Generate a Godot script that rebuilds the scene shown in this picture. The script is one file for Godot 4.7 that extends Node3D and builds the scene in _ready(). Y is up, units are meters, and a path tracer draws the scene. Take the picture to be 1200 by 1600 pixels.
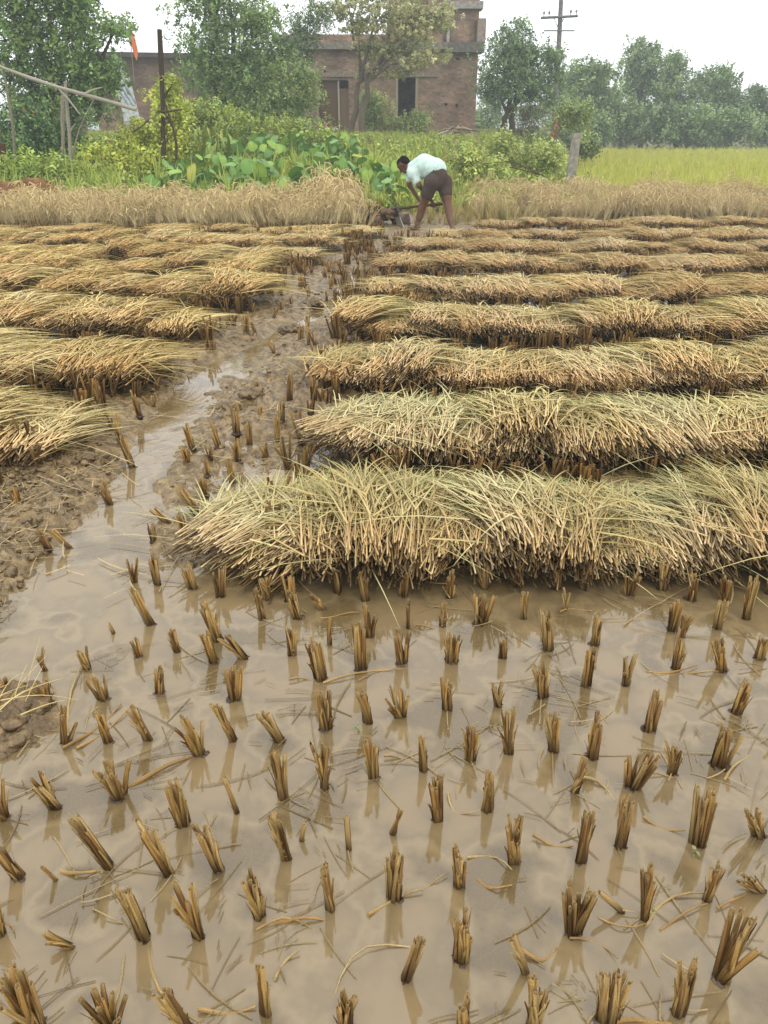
extends Node3D

# Harvested rice paddy: flooded stubble, windrows of cut straw, a man hoeing, farmhouse and trees behind.

const EYE := 1.5
const PITCH := 26.15
const FOCAL := 1232.0     # focal length for a 1200 x 1600 frame

var rng := RandomNumberGenerator.new()
var lump := FastNoiseLite.new()
var grit := FastNoiseLite.new()
var broad := FastNoiseLite.new()
var used := {}
var M := {}
var channel: Array = []     # [point on the ground, half width]


# ---------------------------------------------------------------- mesh collector
class MB:
	var v := PackedVector3Array()
	var n := PackedVector3Array()
	var c := PackedColorArray()
	var ix := PackedInt32Array()

	func vert(p: Vector3, nn: Vector3, col: Color) -> int:
		v.append(p)
		n.append(nn)
		c.append(col)
		return v.size() - 1

	func tri(a: int, b: int, d: int) -> void:
		ix.append(a)
		ix.append(b)
		ix.append(d)

	func quad4(a: Vector3, b: Vector3, d: Vector3, e: Vector3, col: Color) -> void:
		var nn := (d - a).cross(b - a).normalized()
		var i := vert(a, nn, col)
		vert(b, nn, col)
		vert(d, nn, col)
		vert(e, nn, col)
		tri(i, i + 1, i + 2)
		tri(i, i + 2, i + 3)

	# swept tube through pts; cap: 0 none, 1 both closed, 2 hollow far end (dark mouth)
	func tube(pts: Array, rad: Array, cols: Array, sides: int, cap := 1, streak := 0.0, flat := 1.0, mouth := Color(0.05, 0.03, 0.012)) -> void:
		var rows := pts.size()
		var d0: Vector3 = (pts[1] - pts[0]).normalized()
		var side := d0.cross(Vector3(0.31, 0.2, 0.93)).normalized()
		if side.length() < 0.1:
			side = d0.cross(Vector3.RIGHT).normalized()
		var first := v.size()
		for r in rows:
			var dd: Vector3 = (pts[mini(r + 1, rows - 1)] - pts[maxi(r - 1, 0)]).normalized()
			side = (side - dd * side.dot(dd)).normalized()
			var up := dd.cross(side)
			for k in sides:
				var a := TAU * k / sides
				var nn := side * cos(a) + up * sin(a) * flat
				var col: Color = cols[r]
				if streak > 0.0:
					var f := 1.0 + streak * sin(k * 2.7 + 1.3 * r * 0.4)
					col = Color(col.r * f, col.g * f, col.b * f)
				vert(pts[r] + nn * rad[r], nn.normalized(), col)
		for r in rows - 1:
			for k in sides:
				var a0 := first + r * sides + k
				var a1 := first + r * sides + (k + 1) % sides
				tri(a0, a0 + sides, a1)
				tri(a1, a0 + sides, a1 + sides)
		if cap == 0:
			return
		for e in 2:
			var r := 0 if e == 0 else rows - 1
			var dd: Vector3 = (pts[0] - pts[1]).normalized() if e == 0 else (pts[rows - 1] - pts[rows - 2]).normalized()
			var deep: float = rad[r] * 1.2 if (cap == 2 and e == 1) else 0.0
			var col: Color = mouth if (cap == 2 and e == 1) else cols[r]
			var ctr := vert(pts[r] - dd * deep, dd, col)
			var ring := v.size()
			for k in sides:
				vert(v[first + r * sides + k], dd, cols[r])
			for k in sides:
				if e == 0:
					tri(ctr, ring + k, ring + (k + 1) % sides)
				else:
					tri(ctr, ring + (k + 1) % sides, ring + k)

	# leaf ribbon, optionally folded along its middle
	func ribbon(pts: Array, wid: Array, face: Vector3, cols: Array, fold := 0.0) -> void:
		var rows := pts.size()
		var first := v.size()
		for r in rows:
			var dd: Vector3 = (pts[mini(r + 1, rows - 1)] - pts[maxi(r - 1, 0)]).normalized()
			var s := dd.cross(face)
			if s.length() < 0.05:
				s = dd.cross(Vector3(0.5, 0.2, 0.8))
			s = s.normalized()
			var nn := s.cross(dd).normalized()
			var lift: Vector3 = nn * wid[r] * fold
			vert(pts[r] - s * wid[r] + lift, (nn - s * fold).normalized(), cols[r])
			if fold != 0.0:
				vert(pts[r], nn, cols[r])
			vert(pts[r] + s * wid[r] + lift, (nn + s * fold).normalized(), cols[r])
		var m := 3 if fold != 0.0 else 2
		for r in rows - 1:
			for k in m - 1:
				var a := first + r * m + k
				tri(a, a + 1, a + m)
				tri(a + 1, a + m + 1, a + m)

	func box(at: Vector3, size: Vector3, col: Color, turn := Basis()) -> void:
		var h := size * 0.5
		var ax: Array[Vector3] = [turn.x.normalized(), turn.y.normalized(), turn.z.normalized()]
		for f in 6:
			var a := f / 2
			var sg := 1.0 if f % 2 == 0 else -1.0
			var b := (a + 1) % 3
			var d := (a + 2) % 3
			var o := at + ax[a] * h[a] * sg
			var u := ax[b] * h[b]
			var w := ax[d] * h[d] * sg
			quad4(o - u - w, o - u + w, o + u + w, o + u - w, col)

	# a lumpy ball
	func clod(at: Vector3, size: Vector3, noise: FastNoiseLite, freq: float, rough: float, col: Color, rings := 9, sides := 14) -> void:
		var first := v.size()
		for r in rings + 1:
			var a := PI * r / rings
			for k in sides:
				var b := TAU * k / sides
				var d := Vector3(sin(a) * cos(b), cos(a), sin(a) * sin(b))
				var q := (at + d * size) * freq
				var f := 1.0 + rough * noise.get_noise_3d(q.x, q.y, q.z)
				var g := 1.0 + 0.25 * noise.get_noise_3d(q.x * 2.3 + 9.0, q.y * 2.3, q.z * 2.3)
				vert(at + d * size * f, d, Color(col.r * g, col.g * g, col.b * g))
		for r in rings:
			for k in sides:
				var a0 := first + r * sides + k
				var a1 := first + r * sides + (k + 1) % sides
				tri(a0, a1, a0 + sides)
				tri(a1, a1 + sides, a0 + sides)
		smooth(first)

	# recompute smooth normals of everything from a vertex on
	func smooth(first := 0) -> void:
		for i in range(first, n.size()):
			n[i] = Vector3.ZERO
		for t in range(0, ix.size(), 3):
			var a := ix[t]
			if a < first:
				continue
			var b := ix[t + 1]
			var d := ix[t + 2]
			var nn := (v[d] - v[a]).cross(v[b] - v[a])
			n[a] += nn
			n[b] += nn
			n[d] += nn
		for i in range(first, n.size()):
			n[i] = n[i].normalized() if n[i].length_squared() > 0.0 else Vector3.UP

	func mesh(mat: Material) -> ArrayMesh:
		for t in range(0, ix.size(), 3):      # every face wound to agree with its normals
			var g := (v[ix[t + 2]] - v[ix[t]]).cross(v[ix[t + 1]] - v[ix[t]])
			if g.dot(n[ix[t]] + n[ix[t + 1]] + n[ix[t + 2]]) < 0.0:
				var k := ix[t + 1]
				ix[t + 1] = ix[t + 2]
				ix[t + 2] = k
		var arr := []
		arr.resize(Mesh.ARRAY_MAX)
		arr[Mesh.ARRAY_VERTEX] = v
		arr[Mesh.ARRAY_NORMAL] = n
		arr[Mesh.ARRAY_COLOR] = c
		arr[Mesh.ARRAY_INDEX] = ix
		var m := ArrayMesh.new()
		m.add_surface_from_arrays(Mesh.PRIMITIVE_TRIANGLES, arr)
		m.surface_set_material(0, mat)
		return m


# ---------------------------------------------------------------- naming and tagging
func numbered(called: String) -> String:
	var k: int = used.get(called, 0)
	used[called] = k + 1
	return called if k == 0 else "%s_%03d" % [called, k]


func tag(o: Node3D, label: String, category := "", group := "", kind := "") -> Node3D:
	if label:
		o.set_meta("label", label)
	if category:
		o.set_meta("category", category)
	if group:
		o.set_meta("group", group)
	if kind:
		o.set_meta("kind", kind)
	return o


func thing(called: String, label: String, category: String, at := Vector3.ZERO, turn := 0.0, group := "") -> Node3D:
	var o := Node3D.new()
	o.name = numbered(called)
	add_child(o, true)
	o.position = at
	o.rotation.y = turn
	tag(o, label, category, group)
	return o


func put(called: String, mesh: Mesh, parent: Node3D = null, mat: Material = null) -> MeshInstance3D:
	var o := MeshInstance3D.new()
	o.mesh = mesh
	if mat:
		o.material_override = mat
	if parent:
		o.name = called
		parent.add_child(o, true)
	else:
		o.name = numbered(called)
		add_child(o, true)
	return o


func many(called: String, mesh: Mesh, where: Array, tint: Array, parent: Node3D = null) -> MultiMeshInstance3D:
	var mm := MultiMesh.new()
	mm.transform_format = MultiMesh.TRANSFORM_3D
	mm.use_colors = true
	mm.mesh = mesh
	mm.instance_count = where.size()
	for i in where.size():
		mm.set_instance_transform(i, where[i])
		mm.set_instance_color(i, tint[i])
	var o := MultiMeshInstance3D.new()
	o.multimesh = mm
	if parent:
		o.name = called
		parent.add_child(o, true)
	else:
		o.name = numbered(called)
		add_child(o, true)
	return o


func rf(a: float, b: float) -> float:
	return rng.randf_range(a, b)


func rn(s: float) -> float:
	return rng.randfn(0.0, s)


func mixc(a: Color, b: Color, t: float) -> Color:
	return a.lerp(b, clampf(t, 0.0, 1.0))


# ---------------------------------------------------------------- surveying: bearings read from the photograph turned into places
func bearing(px: float, py: float) -> Vector3:
	var p := deg_to_rad(PITCH)
	var d := Vector3(px - 600.0, 800.0 - py, -FOCAL)
	return Vector3(d.x, d.y * cos(p) + d.z * sin(p), -d.y * sin(p) + d.z * cos(p))


func on_ground(px: float, py: float, h := 0.0) -> Vector3:
	var d := bearing(px, py)
	var t := (EYE - h) / -d.y
	return Vector3(d.x * t, h, d.z * t)


func at(px: float, py: float, dist: float) -> Vector3:
	var d := bearing(px, py)
	return Vector3(0, EYE, 0) + d * (dist / -d.z)


func scale_at(py: float, dist: float) -> float:    # metres per photograph pixel at that distance
	return dist / -bearing(600, py).z


# ---------------------------------------------------------------- the ground
func near_channel(x: float, z: float) -> Vector2:    # x: distance outside the channel's edge (negative inside), y: signed side (+ right)
	var best := 1e9
	var side := 0.0
	for i in channel.size() - 1:
		var a: Vector3 = channel[i][0]
		var b: Vector3 = channel[i + 1][0]
		var ab := Vector2(b.x - a.x, b.z - a.z)
		var ap := Vector2(x - a.x, z - a.z)
		var t := clampf(ap.dot(ab) / ab.length_squared(), 0.0, 1.0)
		var d := (ap - ab * t).length() - lerpf(channel[i][1], channel[i + 1][1], t)
		if d < best:
			best = d
			side = -(ab.x * ap.y - ab.y * ap.x)
	return Vector2(best, signf(-side))


func mud_h(x: float, z: float) -> float:
	var l := lump.get_noise_2d(x * 5.0, z * 5.0)
	var g := grit.get_noise_2d(x * 26.0, z * 26.0)
	var b := broad.get_noise_2d(x * 1.3, z * 1.3)
	var c := near_channel(x, z)
	var h := -0.03 + 0.012 * l + 0.004 * g                          # the flooded part
	var wet := smoothstep(-2.15, -2.75, z)
	h = lerpf(h, 0.004 + 0.02 * b + 0.022 * l + 0.009 * g, wet)        # trodden mud between the rows
	if c.y < 0.0:                                                   # left bank
		var up := smoothstep(0.0, 0.16, c.x + 0.05 * l) * smoothstep(-1.62, -1.95, z + 0.1 * b)
		h = lerpf(h, 0.046 + 0.032 * l + 0.024 * g + 0.02 * b, up)
	else:
		var strip := smoothstep(0.02, 0.4, c.x) * smoothstep(1.4, 0.7, c.x) * smoothstep(-3.3, -4.4, z)
		h += strip * (0.026 + 0.05 * l + 0.022 * g + 0.034 * lump.get_noise_2d(x * 12.0 + 7.0, z * 12.0))
	var bed := smoothstep(0.06, -0.03, c.x + 0.03 * l + 0.03 * b)
	h = lerpf(h, -0.03, bed)
	# a heap of mud by the left edge, in the water
	var heap := on_ground(20, 1125)
	var q := Vector2(x - heap.x, (z - heap.z) * 1.3).length()
	h += 0.075 * smoothstep(0.2, 0.05, q + 0.07 * l) * (1.0 + 0.5 * l)
	return h


func land_h(x: float, z: float) -> float:
	var rise := smoothstep(-14.5, -30.0, z) * 1.15
	var edge := lerpf(4.2, 10.6, clampf((-z - 20.0) / 27.0, 0.0, 1.0))
	rise *= 1.0 - smoothstep(edge - 3.2, edge + 0.4, x)
	return rise + 0.06 * broad.get_noise_2d(x * 2.0, z * 2.0) - 0.02


func ground_grid(zs: Array, xs_of: Array, fn: String, mat: Material, colour: Array) -> ArrayMesh:
	var b := MB.new()
	var nx := xs_of.size()
	for z in zs:
		for u in xs_of:
			var x: float = u
			if fn == "mud":
				x = u * (-z * 0.9 + 0.7)
			var h := mud_h(x, z) + maxf(land_h(x, z), 0.0) if fn == "mud" else land_h(x, z) - 0.03
			var t := 0.5 + 0.5 * lump.get_noise_2d(x * 2.1 + 30.0, z * 2.1) + 0.35 * grit.get_noise_2d(x * 9.0, z * 9.0)
			b.vert(Vector3(x, h, z), Vector3.UP, mixc(colour[0], colour[1], t))
	for j in zs.size() - 1:
		for i in nx - 1:
			var a := j * nx + i
			b.tri(a, a + nx, a + 1)
			b.tri(a + 1, a + nx, a + nx + 1)
	b.smooth()
	# front faces are seen from above
	if b.n[0].y < 0.0:
		for i in b.n.size():
			b.n[i] = -b.n[i]
	return b.mesh(mat)


# ---------------------------------------------------------------- materials
func noise_tex(freq: float, bump: float, octaves := 4, size := 512, kind := FastNoiseLite.TYPE_SIMPLEX_SMOOTH) -> NoiseTexture2D:
	var t := NoiseTexture2D.new()
	var f := FastNoiseLite.new()
	f.noise_type = kind
	f.frequency = freq
	f.fractal_octaves = octaves
	f.seed = 11
	t.noise = f
	t.width = size
	t.height = size
	t.seamless = true
	if bump > 0.0:
		t.as_normal_map = true
		t.bump_strength = bump
	return t


func ramp_tex(freq: float, cols: Array, offs: Array, octaves := 4, size := 512) -> NoiseTexture2D:
	var t := noise_tex(freq, 0.0, octaves, size)
	var g := Gradient.new()
	g.offsets = PackedFloat32Array(offs)
	g.colors = PackedColorArray(cols)
	t.color_ramp = g
	return t


func plain(name_: String, rough := 0.8, vertex := true, spec := 0.5, back := Color.BLACK) -> StandardMaterial3D:
	var m := StandardMaterial3D.new()
	m.resource_name = name_
	m.vertex_color_use_as_albedo = vertex
	m.roughness = rough
	m.metallic_specular = spec
	if back != Color.BLACK:
		m.backlight_enabled = true
		m.backlight = back
	M[name_] = m
	return m


func grainy(m: StandardMaterial3D, tex: Texture2D, scale: float, normal: Texture2D = null, strength := 1.0) -> void:
	m.uv1_triplanar = true
	m.uv1_world_triplanar = true
	m.uv1_scale = Vector3.ONE * scale
	m.albedo_texture = tex
	if normal:
		m.normal_enabled = true
		m.normal_texture = normal
		m.normal_scale = strength


func make_materials() -> void:
	var fine := ramp_tex(0.02, [Color(0.8, 0.8, 0.8), Color(1, 1, 1)], [0.2, 0.8])
	var fibre := ramp_tex(0.05, [Color(0.72, 0.69, 0.64), Color(1, 1, 1)], [0.25, 0.75])
	var soil := ramp_tex(0.015, [Color(0.66, 0.62, 0.56), Color(1, 0.98, 0.95)], [0.3, 0.7], 6)
	var soil_n := noise_tex(0.03, 7.0, 5)
	grainy(plain("mud", 0.42, true, 0.5), soil, 1.6, soil_n, 1.0)
	M.mud.heightmap_enabled = true
	M.mud.heightmap_texture = noise_tex(0.035, 0.0, 3, 512, FastNoiseLite.TYPE_CELLULAR)
	M.mud.heightmap_scale = 2.0
	grainy(plain("soil", 0.9, true, 0.2), soil, 0.4, soil_n, 0.6)
	grainy(plain("stalk", 0.62, true, 0.3), fibre, 14.0)
	var hues := {"straw_green": Color(0.94, 0.95, 0.92), "straw_tan": Color(0.975, 0.965, 0.925), "straw_gold": Color(0.985, 0.975, 0.905), "straw_dull": Color(0.965, 0.955, 0.935)}
	for k in hues:
		for v in 3:      # bundles differ a little in ripeness
			var m := plain(k if v == 0 else "%s_%d" % [k, v], 0.7, true, 0.25, Color(0.2, 0.2, 0.2))
			m.albedo_color = hues[k] * [Color(1, 1, 1), Color(0.93, 0.90, 0.84), Color(1.0, 0.985, 0.93)][v]
	plain("leaf", 0.55, true, 0.35, Color(0.45, 0.45, 0.45))
	plain("broad_leaf", 0.45, true, 0.4, Color(0.5, 0.5, 0.5))
	grainy(plain("bark", 0.9, true, 0.2), fibre, 3.0, soil_n, 0.6)
	grainy(plain("timber", 0.85, true, 0.2), fibre, 2.0)
	grainy(plain("concrete", 0.9, true, 0.25), fine, 0.6)
	plain("cloth", 0.95, true, 0.1)
	plain("skin", 0.5, true, 0.4)
	var st := plain("steel", 0.35, true, 0.5)
	st.metallic = 0.85
	plain("dark", 0.9, true, 0.2)
	# brickwork too far off to tell the bricks apart: mottled colour only
	var b := plain("brick", 0.95, false, 0.2)
	b.albedo_color = Color.WHITE
	var img := Image.create(512, 512, false, Image.FORMAT_RGB8)
	var r := RandomNumberGenerator.new()
	r.seed = 5
	for row in 64:
		for col in 33:
			var wet := broad.get_noise_2d(col * 0.22, row * 0.07) * 0.5 + lump.get_noise_2d(col * 0.12, row * 0.16) * 0.45      # weather stains
			var tone := r.randf_range(0.86, 1.10) * (1.0 + 0.34 * wet)
			var base := Color(0.545, 0.46, 0.395) * tone
			base.r += r.randf_range(-0.03, 0.04)
			var joint := Color(0.55, 0.475, 0.41) * (0.96 + 0.3 * wet)
			var x0 := col * 16 - (8 if row % 2 else 0)
			img.fill_rect(Rect2i(x0, row * 8, 16, 8), Color(joint.r, joint.g, joint.b))
			if r.randf() > 0.06:
				img.fill_rect(Rect2i(x0, row * 8, 15, 7), Color(base.r, base.g, base.b))
	b.albedo_texture = ImageTexture.create_from_image(img)
	b.uv1_triplanar = true
	b.uv1_world_triplanar = true
	b.uv1_scale = Vector3.ONE / 4.8
	# muddy water: opaque with silt, smooth on top
	var w := plain("water", 0.05, false, 0.75)
	w.albedo_texture = ramp_tex(0.006, [Color(0.455, 0.385, 0.265), Color(0.585, 0.51, 0.375), Color(0.515, 0.445, 0.325), Color(0.57, 0.49, 0.355)], [0.28, 0.46, 0.56, 0.75], 6, 1024)
	w.uv1_triplanar = true
	w.uv1_world_triplanar = true
	w.uv1_scale = Vector3.ONE * 0.45
	w.transparency = BaseMaterial3D.TRANSPARENCY_ALPHA
	w.albedo_color = Color(1, 1, 1, 0.80)
	w.normal_enabled = true
	w.normal_texture = noise_tex(0.012, 1.0, 3)
	w.normal_scale = 0.10


# ---------------------------------------------------------------- straw
func stalk_mesh(r0: float, h: float, tone: Color) -> ArrayMesh:
	# one cut rice stalk: hollow and ragged at the cut, fibrous, wet and dark at the waterline, wrapped in torn sheaths
	var b := MB.new()
	var bend := Vector3(rn(0.06), 0, rn(0.06)) * h
	var dark := Color(0.070, 0.036, 0.014)
	var sides := 9
	var fibre := []
	var ragged := []
	for k in sides:
		fibre.append(rf(0.35, 1.25))
		ragged.append(rf(-0.05, 0.025))
	var ts := [-0.16, 0.06, 0.16, 0.32, 0.55, 0.8, 1.0]
	var first := b.v.size()
	var oval := rf(0.6, 0.95)
	var turn := rf(0, TAU)
	for t in ts:
		for k in sides:
			var a := TAU * k / sides + turn
			var d := Vector3(cos(a), 0, sin(a) * oval)
			var tt: float = t + (ragged[k] if t > 0.9 else 0.0)
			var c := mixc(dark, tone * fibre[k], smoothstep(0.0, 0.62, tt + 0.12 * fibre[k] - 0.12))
			if t > 0.9:
				c = mixc(c, Color(0.70, 0.54, 0.28), 0.45)
			b.vert(Vector3(0, tt * h, 0) + bend * tt * tt + d * r0 * lerpf(1.12, 0.9, tt) * rf(0.95, 1.06), d.normalized(), c)
	for r in ts.size() - 1:
		for k in sides:
			var a0 := first + r * sides + k
			var a1 := first + r * sides + (k + 1) % sides
			b.tri(a0, a0 + sides, a1)
			b.tri(a1, a0 + sides, a1 + sides)
	var ctr := b.vert(Vector3(0, h * 0.86, 0) + bend * 0.8, Vector3.UP, Color(0.07, 0.042, 0.016))
	var top := b.v.size()
	for k in sides:
		b.vert(b.v[first + (ts.size() - 1) * sides + k], Vector3.UP, Color(0.50, 0.36, 0.17))
	for k in sides:
		b.tri(ctr, top + k, top + (k + 1) % sides)
	for k in 4:      # sheath strips
		var a := rf(0, TAU)
		var o := Vector3(cos(a), 0, sin(a))
		var tall := rf(0.45, 1.06)
		var out := rf(0.05, 0.3) if rng.randf() < 0.86 else rf(0.6, 1.8)
		var pale := mixc(tone, Color(0.66, 0.48, 0.20), rf(0, 0.8)) * rf(0.6, 1.1)
		var p2 := []
		var w2 := []
		var c2 := []
		for t in [-0.1, 0.3, 0.65, 1.0]:
			p2.append(Vector3(0, t * tall * h, 0) + bend * t * t + o * r0 * (1.06 + out * t * t))
			w2.append(r0 * lerpf(0.75, 0.3, t))
			c2.append(mixc(dark, pale, smoothstep(0.0, 0.6, t)))
		b.ribbon(p2, w2, o, c2)
	return b.mesh(M.stalk)


var root_mesh: Mesh
var stalks: Array = []
var clumps: Array = []


func make_stalks() -> void:
	var rm := MB.new()
	rm.clod(Vector3.ZERO, Vector3(1.0, 0.35, 0.9), lump, 2.2, 0.8, Color(0.085, 0.052, 0.026), 6, 12)
	root_mesh = rm.mesh(M.mud)
	var tones := [Color(0.62, 0.37, 0.115), Color(0.38, 0.205, 0.07), Color(0.80, 0.565, 0.24), Color(0.22, 0.11, 0.036), Color(0.54, 0.33, 0.13), Color(0.70, 0.46, 0.155)]
	for i in 24:
		var t: Color = tones[i % 6]
		var f := rf(0.8, 1.12)
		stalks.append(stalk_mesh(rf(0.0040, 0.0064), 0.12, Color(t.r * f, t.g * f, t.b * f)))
	# whole clumps for where single stalks are too small to tell apart
	for i in 8:
		var b := MB.new()
		var n := rng.randi_range(4, 8)
		for k in n:
			var a := rf(0, TAU)
			var d := rf(0.0, 0.022)
			var o := Vector3(cos(a) * d, 0, sin(a) * d)
			var lean := Vector3(rn(0.12), 1, rn(0.12)) + o * 4.0
			var h := rf(0.09, 0.15)
			var t: Color = tones[rng.randi() % 6]
			var f := rf(0.7, 1.0)
			t = Color(t.r * f, t.g * f, t.b * f)
			var pts := []
			var col := []
			for s in [-0.25, 0.2, 1.0]:
				pts.append(o + lean * h * s)
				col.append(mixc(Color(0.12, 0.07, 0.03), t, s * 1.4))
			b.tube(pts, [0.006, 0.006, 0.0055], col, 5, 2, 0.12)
		clumps.append(b.mesh(M.stalk))


func rank(i: int) -> String:
	if i < 30:
		return ORDER[i]
	if i > 99:
		return "hundred-and-" + rank(i - 100)
	var ten := (i + 1) / 10
	if (i + 1) % 10 == 0:
		return ["", "", "", "", "fortieth", "fiftieth", "sixtieth", "seventieth", "eightieth", "ninetieth", "hundredth"][ten]
	return ["", "", "", "thirty-", "forty-", "fifty-", "sixty-", "seventy-", "eighty-", "ninety-"][ten] + ORDER[(i + 1) % 10 - 1]


func stubble_clump(base: Vector3, top: Vector3, wide: float, n: int, fan: float, label: String) -> void:
	var o := thing("stubble_clump", label, "rice stubble", base, 0.0, "rice stubble clumps standing in the flooded paddy")
	var up := top - base
	var total := n + (n + 1) / 2 if n > 2 else n
	var rb := put("root_base", root_mesh, o)      # sodden root mass at the waterline
	rb.transform = Transform3D(Basis(Vector3.UP, rf(0, TAU)).scaled(Vector3.ONE * (wide * 0.42 + 0.006)), Vector3(0, -0.001, 0))
	for k in total:
		var a := TAU * (k * 0.618 + rf(-0.06, 0.06))
		var d := wide * 0.5 * (sqrt((k + 0.4) / total) if n > 2 else rf(0.2, 0.6)) * 0.66
		var off := Vector3(cos(a) * d, 0, sin(a) * d * 0.8)
		var stray := 1.0 if rng.randf() > 0.07 else 4.5
		var dir := up + Vector3(rn(0.028), 0, rn(0.03)) * up.length() * stray + off * (fan * 1.9)
		var hh := up.length() * (rf(0.78, 1.04) if rng.randf() > 0.15 else rf(0.4, 0.7))
		var y := dir.normalized()
		var x := y.cross(Vector3(cos(a * 3.0), 0.1, sin(a * 3.0))).normalized()
		var z := x.cross(y)
		var s := put("stalk", stalks[rng.randi() % stalks.size()], o)
		s.transform = Transform3D(Basis(x, y * (hh / 0.12), z), off)


const WORDS := ["one", "two", "three", "four", "five", "six", "seven", "eight", "nine", "ten", "eleven", "twelve", "thirteen", "fourteen", "fifteen", "sixteen", "seventeen", "eighteen", "nineteen", "twenty"]
const ORDER := ["first", "second", "third", "fourth", "fifth", "sixth", "seventh", "eighth", "ninth", "tenth", "eleventh", "twelfth", "thirteenth", "fourteenth", "fifteenth", "sixteenth", "seventeenth", "eighteenth", "nineteenth", "twentieth", "twenty-first", "twenty-second", "twenty-third", "twenty-fourth", "twenty-fifth", "twenty-sixth", "twenty-seventh", "twenty-eighth", "twenty-ninth", "thirtieth"]

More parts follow.
